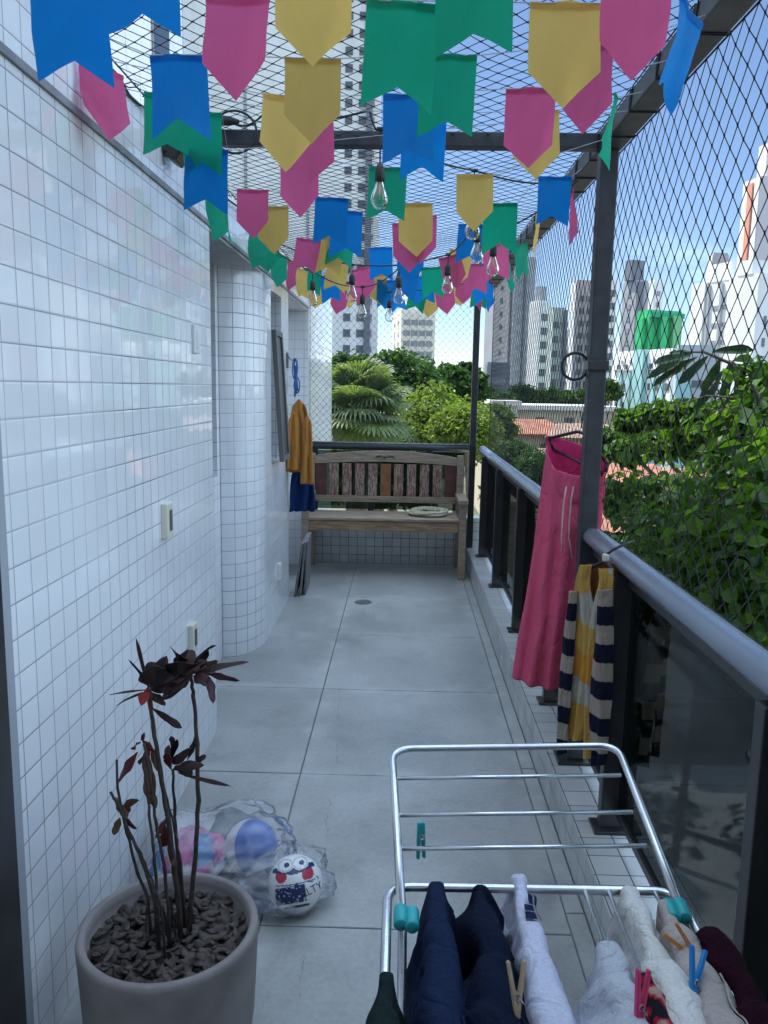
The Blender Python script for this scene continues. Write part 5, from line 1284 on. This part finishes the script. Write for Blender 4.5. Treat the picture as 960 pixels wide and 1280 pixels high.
# ------------------------------------------------------------------ houses
RT = simple('red_roof_tile', (.25, .10, .06), .85, noise_amt=.35, scale=1.6, bump=.4)
RT2 = simple('brown_roof_tile', (.20, .13, .095), .85, noise_amt=.35, scale=1.6, bump=.4)
def house(label, cx, py, wpx, D, dep, rise, roofm, wallm, gable=True, rot=0.):
    c = at(cx, py, D); w_ = wpx / 1000 * D / 2; root = thing('house', label, 'house', (c.x, D, GZ))
    mt = Matrix.Translation((c.x, D + dep / 2, 0)) @ Matrix.Rotation(rot, 4, 'Z')
    zE = c.z - rise
    m = MB(); m.obox(mt @ Matrix.Translation((0, 0, (GZ + zE) / 2)), (w_ * 2 - .8, dep - .8, zE - GZ), 0); m.build('wall', wallm, root)
    if gable:
        m = MB(); hw, hd = w_, dep / 2
        v = [(-hw, -hd, zE), (hw, -hd, zE), (hw, hd, zE), (-hw, hd, zE), (-hw * .55, 0, c.z), (hw * .55, 0, c.z), (-hw, -hd, zE - .2), (hw, -hd, zE - .2), (hw, hd, zE - .2), (-hw, hd, zE - .2)]
        m.add([mt @ Vector(p) for p in v], [(0, 1, 5, 4), (1, 2, 5), (2, 3, 4, 5), (3, 0, 4), (6, 7, 1, 0), (7, 8, 2, 1), (8, 9, 3, 2), (9, 6, 0, 3), (9, 8, 7, 6)]); m.build('roof', roofm, root)
    else:
        m = MB(); m.obox(mt @ Matrix.Translation((0, 0, zE + .3)), (w_ * 2, dep, .6), 0); m.build('roof', roofm, root)
    for i in range(max(2, int(w_ / 2))):
        x = (-w_ + .9) + (2 * w_ - 1.8) * (i + .5) / max(2, int(w_ / 2))
        f = MB().obox(mt @ Matrix.Translation((x, -dep / 2 + .39, zE - 1.5)), (1.1, .1, 1.1), 0).build('window', 'grey_plastic', root)
    return root
HW = simple('house_wall_white', (.62, .60, .56), .8, noise_amt=.1, scale=1.); HC = simple('house_wall_cream', (.44, .38, .28), .8, noise_amt=.1, scale=1.); HO = simple('house_wall_ochre', (.48, .33, .18), .8, noise_amt=.15, scale=1.)
house('long cream flat-roofed hall beyond the handrail left of the net post', 695, 507, 160, 105, 14, .6, HW, HC, False)
house('small pale flat-roofed annex left end of the cream hall', 634, 501, 36, 100, 10, .6, HW, HW, False)
house('red-roofed house just below the cream hall', 660, 526, 120, 80, 10, 1.3, RT, HC)
house('brown-roofed ochre house behind the pink trousers', 742, 532, 110, 78, 10, 1.2, RT2, HO)
house('brown-roofed house nearer than the red-roofed one under the cream hall', 690, 566, 130, 56, 9, 1.5, RT2, HO)
house('red-roofed white house low left of the pink trousers', 668, 610, 100, 40, 8, 1.4, RT, HW)
house('red-roofed house right of the pink trousers beneath the tree branches', 800, 588, 170, 52, 10, 1.5, RT, HW)
house('orange-roofed house far right behind the broad leaves', 915, 596, 160, 46, 9, 1.4, RT, HC)
house('nearest low house with red tiles and white parapet beyond the handrail', 820, 634, 170, 27, 9, .9, RT, HW)
h = house('pale flat-roofed garage seen under the branches right of the trousers', 880, 655, 140, 33, 7, .5, HC, HW, False)
# ------------------------------------------------------------------ foliage
def leaf_cloud(clumps, size, seed, elong=1.9, fold=.22, upb=.5, shape6=False):
    """clumps: (centre, rx, ry, rz, count) -> verts, faces of separate leaves"""
    g = np.random.default_rng(seed); V = []; Fs = []; o = 0
    for (c, rx, ry, rz, n) in clumps:
        d = g.normal(size=(n, 3)); d /= np.linalg.norm(d, axis=1)[:, None]; rad = g.uniform(.35, 1.06, size=(n, 1)) ** .6
        ctr = np.array(c) + d * rad * np.array([rx, ry, rz]) * (1 + .2 * g.normal(size=(n, 1)))
        nr = d * .7 + np.array([0, 0, upb]) + g.normal(size=(n, 3)) * .55; nr /= np.linalg.norm(nr, axis=1)[:, None]
        ax = d + np.array([0, 0, -.45]) + g.normal(size=(n, 3)) * .7; ax -= nr * (ax * nr).sum(1)[:, None]; ax /= np.linalg.norm(ax, axis=1)[:, None] + 1e-9
        sd_ = np.cross(nr, ax); L_ = size * np.exp(g.normal(size=(n, 1)) * .30).clip(.45, 1.8); W_ = L_ / elong / 2
        if shape6:
            pts = [ctr - ax * L_ * .5, ctr - ax * L_ * .18 + sd_ * W_ + nr * W_ * fold * 2, ctr + ax * L_ * .2 + sd_ * W_ * .85 + nr * W_ * fold * 1.6 - nr * L_ * .04,
                   ctr + ax * L_ * .5 - nr * L_ * .16, ctr + ax * L_ * .2 - sd_ * W_ * .85 + nr * W_ * fold * 1.6 - nr * L_ * .04, ctr - ax * L_ * .18 - sd_ * W_ + nr * W_ * fold * 2]
            arr = np.stack(pts, 1).reshape(-1, 3); V.append(arr); b = o + np.arange(n)[:, None] * 6
            Fs += (b + np.array([0, 1, 2, 3])).tolist() + (b + np.array([0, 3, 4, 5])).tolist(); o += 6 * n
        else:
            pts = [ctr - ax * L_ * .5, ctr + sd_ * W_ + nr * W_ * fold * 2, ctr + ax * L_ * .5 - nr * L_ * .12, ctr - sd_ * W_ + nr * W_ * fold * 2]
            arr = np.stack(pts, 1).reshape(-1, 3); V.append(arr); b = o + np.arange(n)[:, None] * 4
            Fs += (b + np.array([0, 1, 2, 3])).tolist(); o += 4 * n
    return np.concatenate(V), Fs
def crown(name, clumps, size, seed, matn, parent, **kw):
    v, f = leaf_cloud(clumps, size, seed, **kw); m = MB(); m.v = v.tolist(); m.f = f; m.mi = [0] * len(f)
    return m.build(name, matn, parent)
LF = {'dark': leaf_mat('leaf_dark', (.018, .050, .014), (.042, .095, .024), .32), 'light': leaf_mat('leaf_light', (.075, .125, .022), (.15, .19, .045), .38),
      'mid': leaf_mat('leaf_mid', (.035, .075, .016), (.075, .13, .03), .35), 'big': leaf_mat('leaf_big', (.010, .034, .009), (.075, .14, .024), .44, .42), 'palm': leaf_mat('leaf_palm', (.075, .115, .062), (.13, .165, .095), .30, .5)}
BARK = simple('tree_bark', (.10, .075, .055), .9, noise_amt=.4, scale=6, bump=.5)
def lobes(c, rx, ry, rz, n, r, cnt, g):
    out = []
    for i in range(n):
        a = g.uniform(0, 2 * PI); e = math.asin(g.uniform(-.35, 1)); k = g.uniform(.6, 1.)
        out.append(((c[0] + rx * k * math.cos(a) * math.cos(e), c[1] + ry * k * math.sin(a) * math.cos(e), c[2] + rz * k * math.sin(e)), r * g.uniform(.7, 1.3), r * g.uniform(.7, 1.3), r * g.uniform(.55, .9), cnt))
    return out
def tree(label, px, pytop, halfw, D, matn, nl, cnt, size, seed, name='tree', squash=.8, group='trees beyond the terrace'):
    g = random.Random(seed); R = halfw / 1000 * D; top = at(px, pytop, D); c = Vector((top.x, D, top.z - R * squash))
    root = thing(name, label, 'tree', (c.x, D, GZ), group)
    m = MB(); base = Vector((c.x + g.uniform(-.3, .3), D, GZ)); m.tube([base, base.lerp(c, .5) + Vector((.2, 0, 0)), c - Vector((0, 0, R * .5)), c], [R * .10, R * .075, R * .05, R * .02], 8)
    lb = lobes(c, R * .78, R * .78, R * squash * .8, nl, R * .32, cnt, g)
    for q in lb[:9]: m.tube([c - Vector((0, 0, R * .55)), c.lerp(Vector(q[0]), .55) - Vector((0, 0, .1 * R)), Vector(q[0])], [R * .045, R * .025, R * .008], 5)
    m.build('trunk', BARK, root)
    lb.append((c, R * .6, R * .6, R * squash * .6, cnt * 2))
    crown('crown', lb, size, seed, LF[matn], root)
    return root
tree('dark green dense tree behind the palm and under the cream tower', 492, 437, 62, 46, 'dark', 46, 260, .34, 3)
tree('dark rounded tree left of the far net post', 574, 452, 40, 58, 'dark', 34, 240, .40, 4)
tree('feathery light green tree right of the palm behind the bench', 545, 480, 70, 27, 'light', 90, 260, .145, 5, squash=.95)
tree('second feathery light tree just left of the far net post, lower than its neighbour', 585, 505, 46, 23, 'light', 50, 280, .14, 15)
tree('olive green tree behind the far net post', 612, 502, 38, 30, 'mid', 44, 280, .17, 6)
tree('dark tree above the palm at the left end of the greenery', 438, 440, 40, 70, 'dark', 30, 220, .5, 7)
tree('low bushy dark tree behind the bench under the light tree', 470, 545, 75, 20, 'mid', 50, 240, .15, 8)
for i, (px, py, hw, D, mt_, lab) in enumerate([
    (628, 486, 26, 110, 'dark', 'dark distant tree left of the cream hall'), (655, 480, 30, 128, 'dark', 'dark distant tree behind the cream hall under the white tower'),
    (690, 484, 28, 124, 'mid', 'green distant tree behind the middle of the cream hall'), (722, 482, 26, 120, 'dark', 'distant tree half hidden by the main net post'),
    (757, 474, 22, 112, 'mid', 'distant tree between the net post and the teal-panelled block'), (604, 478, 24, 130, 'dark', 'far dark tree at the foot of the tallest grey tower'),
    (880, 500, 50, 62, 'mid', 'green tree in front of the grey wing at the right'), (800, 512, 40, 70, 'dark', 'dark tree below the teal-panelled block'),
    (945, 488, 55, 66, 'dark', 'dark tree under the salmon block at the right edge'), (640, 545, 40, 48, 'dark', 'dark small tree beside the red-roofed house'), (775, 550, 32, 60, 'mid', 'bushy tree between the ochre house and the branches'),
    (710, 590, 36, 46, 'dark', 'dark garden tree hidden behind the pink trousers'), (850, 615, 40, 38, 'mid', 'garden tree between the near red roofs'), (760, 640, 40, 32, 'light', 'yellowish garden shrub tree below the branches right of the trousers'), (640, 590, 44, 36, 'dark', 'dark tree beyond the handrail at the far corner'), (792, 598, 46, 23, 'mid', 'bushy tree hiding the roofs just right of the pink trousers'), (885, 592, 62, 20, 'dark', 'dark garden tree behind the near large-leaved tree'), (672, 562, 36, 44, 'dark', 'dark tree between the brown-roofed house and the far corner'), (690, 640, 40, 26, 'mid', 'tree crown behind the pink trousers above the handrail')]):
    tree(lab, px, py, hw, D, mt_, 26, 150, .0042 * D + .05, 20 + i)
# fan palm
pc = at(447, 512, 14.5)
palm = thing('fan_palm', 'fan palm with grey-green fronds rising behind the bench', 'palm', (pc.x, 14.5, GZ))
m = MB(); m.tube([(pc.x, 14.5, GZ), (pc.x + .1, 14.5, -4), (pc.x, 14.5, pc.z - .1)], [.24, .19, .17], 12); m.build('trunk', BARK, palm)
m = MB(); g = random.Random(2)
for i in range(90):
    a = g.uniform(0, 6.28); b = Vector((pc.x + .15 * math.cos(a), 14.5 + .15 * math.sin(a), pc.z - g.uniform(-.1, .5))); m.tube([b, b + Vector((.22 * math.cos(a), .22 * math.sin(a), -.1)), b + Vector((.3 * math.cos(a), .3 * math.sin(a), -.5))], [.02, .015, .005], 4)
m.build('dry_skirt', simple('dry_thatch', (.20, .15, .09), .9, noise_amt=.4, scale=20), palm)
def frond(a, el, Lp, Rf, droop, g):
    m = MB(); d = Vector((math.cos(a) * math.cos(el), math.sin(a) * math.cos(el), math.sin(el))); c0 = Vector((pc.x, 14.5, pc.z)); hub = c0 + d * Lp + Vector((0, 0, -.10 * Lp))
    m.tube([c0, c0.lerp(hub, .5) + Vector((0, 0, .05)), hub], [.022, .016, .011], 5)
    side = d.cross(Vector((0, 0, 1))); side = side.normalized() if side.length > .05 else Vector((1, 0, 0)); up = side.cross(d).normalized()
    nb = 30
    for i in range(nb):
        th = (i / (nb - 1) - .5) * 2 * R_(128); L_ = Rf * (1 - .22 * abs(th) / R_(128)) * g.uniform(.92, 1.05)
        dir_ = d * math.cos(th) + side * math.sin(th); pr = -d * math.sin(th) + side * math.cos(th); w_ = Rf * .052
        p0 = hub; p1 = hub + dir_ * L_ * .55 + up * .05 * L_; p2 = hub + dir_ * L_ * .85 - Vector((0, 0, droop * L_ * .30)); p3 = hub + dir_ * L_ * .98 - Vector((0, 0, droop * L_ * .75))
        o = len(m.v); fo = up * w_ * .5
        m.v += [tuple(p0), tuple(p1 - pr * w_ + fo), tuple(p1), tuple(p1 + pr * w_ + fo), tuple(p2 - pr * w_ * .6), tuple(p2), tuple(p2 + pr * w_ * .6), tuple(p3)]
        for f in ((0, 2, 1), (0, 3, 2), (1, 2, 5, 4), (2, 3, 6, 5), (4, 5, 7), (5, 6, 7)): m.f.append([o + x for x in f]); m.mi.append(0)
    return m.build('frond', LF['palm'], palm)
for i in range(38):
    a = i * 2.399 + g.uniform(-.2, .2); el = R_(80) - (i / 37) ** .9 * R_(112) + g.uniform(-.1, .1)
    frond(a, el, g.uniform(.45, .72), g.uniform(.52, .70), g.uniform(.12, .5), g)
# broad-leaved trees right beside the railing
g = random.Random(5)
def pxc(px, py, Y, r, n, sq=.75): c_ = ony(px, py, Y); return ((c_.x, c_.y, c_.z), r, r, r * sq, n)
bt = thing('broadleaf_tree', 'leafy green tree whose layered branches spread right of the main net post', 'tree', (4.2, 7.5, GZ))
cl = []
for px, py, r in ((770, 548, .17), (800, 548, .20), (835, 545, .24), (785, 562, .17), (820, 560, .20), (868, 552, .20), (795, 522, .15), (830, 515, .16), (865, 522, .20), (900, 525, .22), (935, 520, .24), (760, 552, .16), (905, 556, .24), (850, 556, .14), (940, 550, .24)):
    cl.append(pxc(px + g.uniform(-6, 6), py + g.uniform(-5, 5), g.uniform(6.2, 7.6), r, 260, .55))
cl = [(a, b, c_, d, int(n * 1.7)) for a, b, c_, d, n in cl]
crown('crown', cl, .082, 31, LF['big'], bt, shape6=True, elong=1.7)
m = MB()
tb = Vector((4.2, 7.5, GZ)); m.tube([tb, Vector((4., 7.4, -4)), Vector((3.7, 7.2, -.6))], [.22, .17, .12], 10)
for c_, *_ in cl[::2]: m.tube([Vector((3.7, 7.2, -.6)), Vector(c_).lerp(Vector((3.7, 7.2, -.2)), .5) - Vector((0, 0, .1)), Vector(c_)], [.06, .035, .012], 6)
m.build('trunk', BARK, bt)
bt = thing('broadleaf_tree', 'near leafy tree with large leaves crowding the handrail at the right edge', 'tree', (3.2, 3.6, GZ))
cl = []
for px, py, Y, r, n in ((775, 618, 5.2, .13, 26), (805, 612, 5.1, .15, 30), (840, 622, 5.0, .15, 30), (870, 612, 4.8, .18, 36), (905, 620, 4.4, .20, 40), (760, 605, 5.3, .10, 16), (940, 605, 4.0, .22, 60),
    (935, 568, 4.0, .17, 70), (955, 535, 3.9, .13, 50), (945, 650, 3.7, .24, 110), (900, 660, 4.1, .24, 110), (860, 668, 4.5, .24, 110), (820, 672, 4.9, .22, 80), (920, 700, 3.7, .26, 130), (870, 705, 4.0, .28, 140), (830, 700, 4.5, .26, 110), (800, 690, 4.8, .18, 60),
    (950, 740, 3.2, .26, 130), (900, 745, 3.5, .26, 130), (860, 735, 3.8, .24, 110), (960, 790, 2.9, .24, 110), (930, 780, 3.1, .22, 110), (985, 640, 3.2, .3, 120), (985, 720, 2.9, .3, 120), (952, 515, 4.0, .14, 60), (925, 530, 4.2, .13, 50), (948, 470, 4.3, .11, 40), (900, 535, 4.5, .12, 46), (992, 575, 3.4, .2, 80)):
    cl.append(pxc(px, py, Y, r * 1.25, int(n * 1.35), .8))
cl = [(a, b, c_, d, int(n * 1.25)) for a, b, c_, d, n in cl]
cl = [(a, b, c_, d, int(n * 1.35)) for a, b, c_, d, n in cl]
crown('crown', cl, .068, 32, LF['big'], bt, shape6=True, elong=1.5)
big = []
for px, py, Y, n in ((940, 590, 3.3, 16), (955, 640, 3.1, 20), (930, 660, 3.4, 14), (950, 700, 3.0, 16), (900, 630, 3.8, 12), (955, 550, 3.4, 10), (870, 640, 4.2, 10), (915, 690, 3.5, 12)): big.append(pxc(px, py, Y, .16, n, .8))
big = [(a, b, c_, d, max(3, n // 3)) for a, b, c_, d, n in big]
crown('crown', big, .105, 35, LF['big'], bt, shape6=True, elong=1.45, upb=.1)
twigs = MB()
for c_, rx, ry, rz, n in cl[::2]:
    for k in range(3):
        a = Vector(c_) + Vector((g.uniform(-.2, .2), g.uniform(-.2, .2), g.uniform(-.1, .1))); e = a + Vector((g.uniform(-.3, .1), g.uniform(-.2, .2), g.uniform(-.12, .16)))
        twigs.tube([a, a.lerp(e, .5) + Vector((0, 0, .03)), e], [.006, .004, .002], 5)
# shaded lower growth seen through the tinted glass
cl = []
for i in range(30):
    cl.append(((g.uniform(1.35, 3.6), g.uniform(1.2, 7.), g.uniform(-2.6, .25)), .4, .4, .3, 80))
lk = Vector(ray(862, 1062)).normalized(); E0 = Vector((0, 0, EYE))
cl = [(c_, a, b, d, 44 if (Vector(c_) - E0 - lk * (Vector(c_) - E0).dot(lk)).length < .55 else n) for c_, a, b, d, n in cl]
cl = [(c_, a * .8, b * .8, d * .8, int(n * 1.8)) for c_, a, b, d, n in cl]
crown('crown', cl, .085, 33, LF['mid'], bt, shape6=True, elong=1.6)
m = MB(); m.add(twigs.v, twigs.f); m.tube([(3.2, 3.6, GZ), (3.1, 3.7, -5), (2.9, 3.7, -1.2)], [.2, .16, .12], 10)
for c_, *_ in cl[::3]: m.tube([Vector((2.95, 3.7, -1.6)), Vector(c_).lerp(Vector((2.9, 3.7, -1.)), .45), Vector(c_)], [.06, .03, .01], 6)
for px, py, Y in ((940, 480, 3.9), (900, 640, 4.2), (830, 610, 5.0), (940, 740, 3.3)): 
    e = ony(px, py, Y); m.tube([Vector((2.9, 3.7, -1.2)), e.lerp(Vector((2.7, 3.9, -.3)), .5), e], [.06, .03, .008], 6)
m.build('trunk', BARK, bt)
# drooping large leaf sprays against the sky at the right
br = thing('leafy_branch', 'dark branch with large drooping leaves in front of the white block at the right', 'branch', ony(935, 560, 4.6))
m = MB(); st = [ony(938, 560, 4.6), ony(930, 500, 4.6), ony(915, 455, 4.6), ony(880, 440, 4.6), ony(845, 440, 4.6)]
m.tube(st, [.02, .016, .011, .008, .004], 6); m.build('twig', BARK, br)
m = MB()
for (x0, y0, x1, y1, W_) in ((868, 440, 822, 452, .034), (862, 442, 812, 470, .032), (872, 446, 818, 478, .030), (885, 445, 850, 478, .03), (900, 448, 880, 492, .036), (912, 452, 905, 500, .036), (890, 440, 940, 436, .03), (915, 455, 952, 470, .036), (922, 470, 960, 500, .04), (905, 462, 872, 508, .034), (926, 485, 895, 525, .036), (930, 500, 955, 540, .04), (930, 520, 905, 560, .036), (920, 465, 925, 520, .036), (850, 440, 838, 442, .02)):
    a = ony(x0, y0, 4.6 + g.uniform(-.08, .08)); b = ony(x1, y1, 4.55 + g.uniform(-.1, .1)); d = b - a
    leaf_blade(m, a, d, Vector((g.uniform(-.3, .3), -.9, .5)), d.length * 1.05, W_ * .95, g.uniform(.1, .5), g.uniform(-.3, .3))
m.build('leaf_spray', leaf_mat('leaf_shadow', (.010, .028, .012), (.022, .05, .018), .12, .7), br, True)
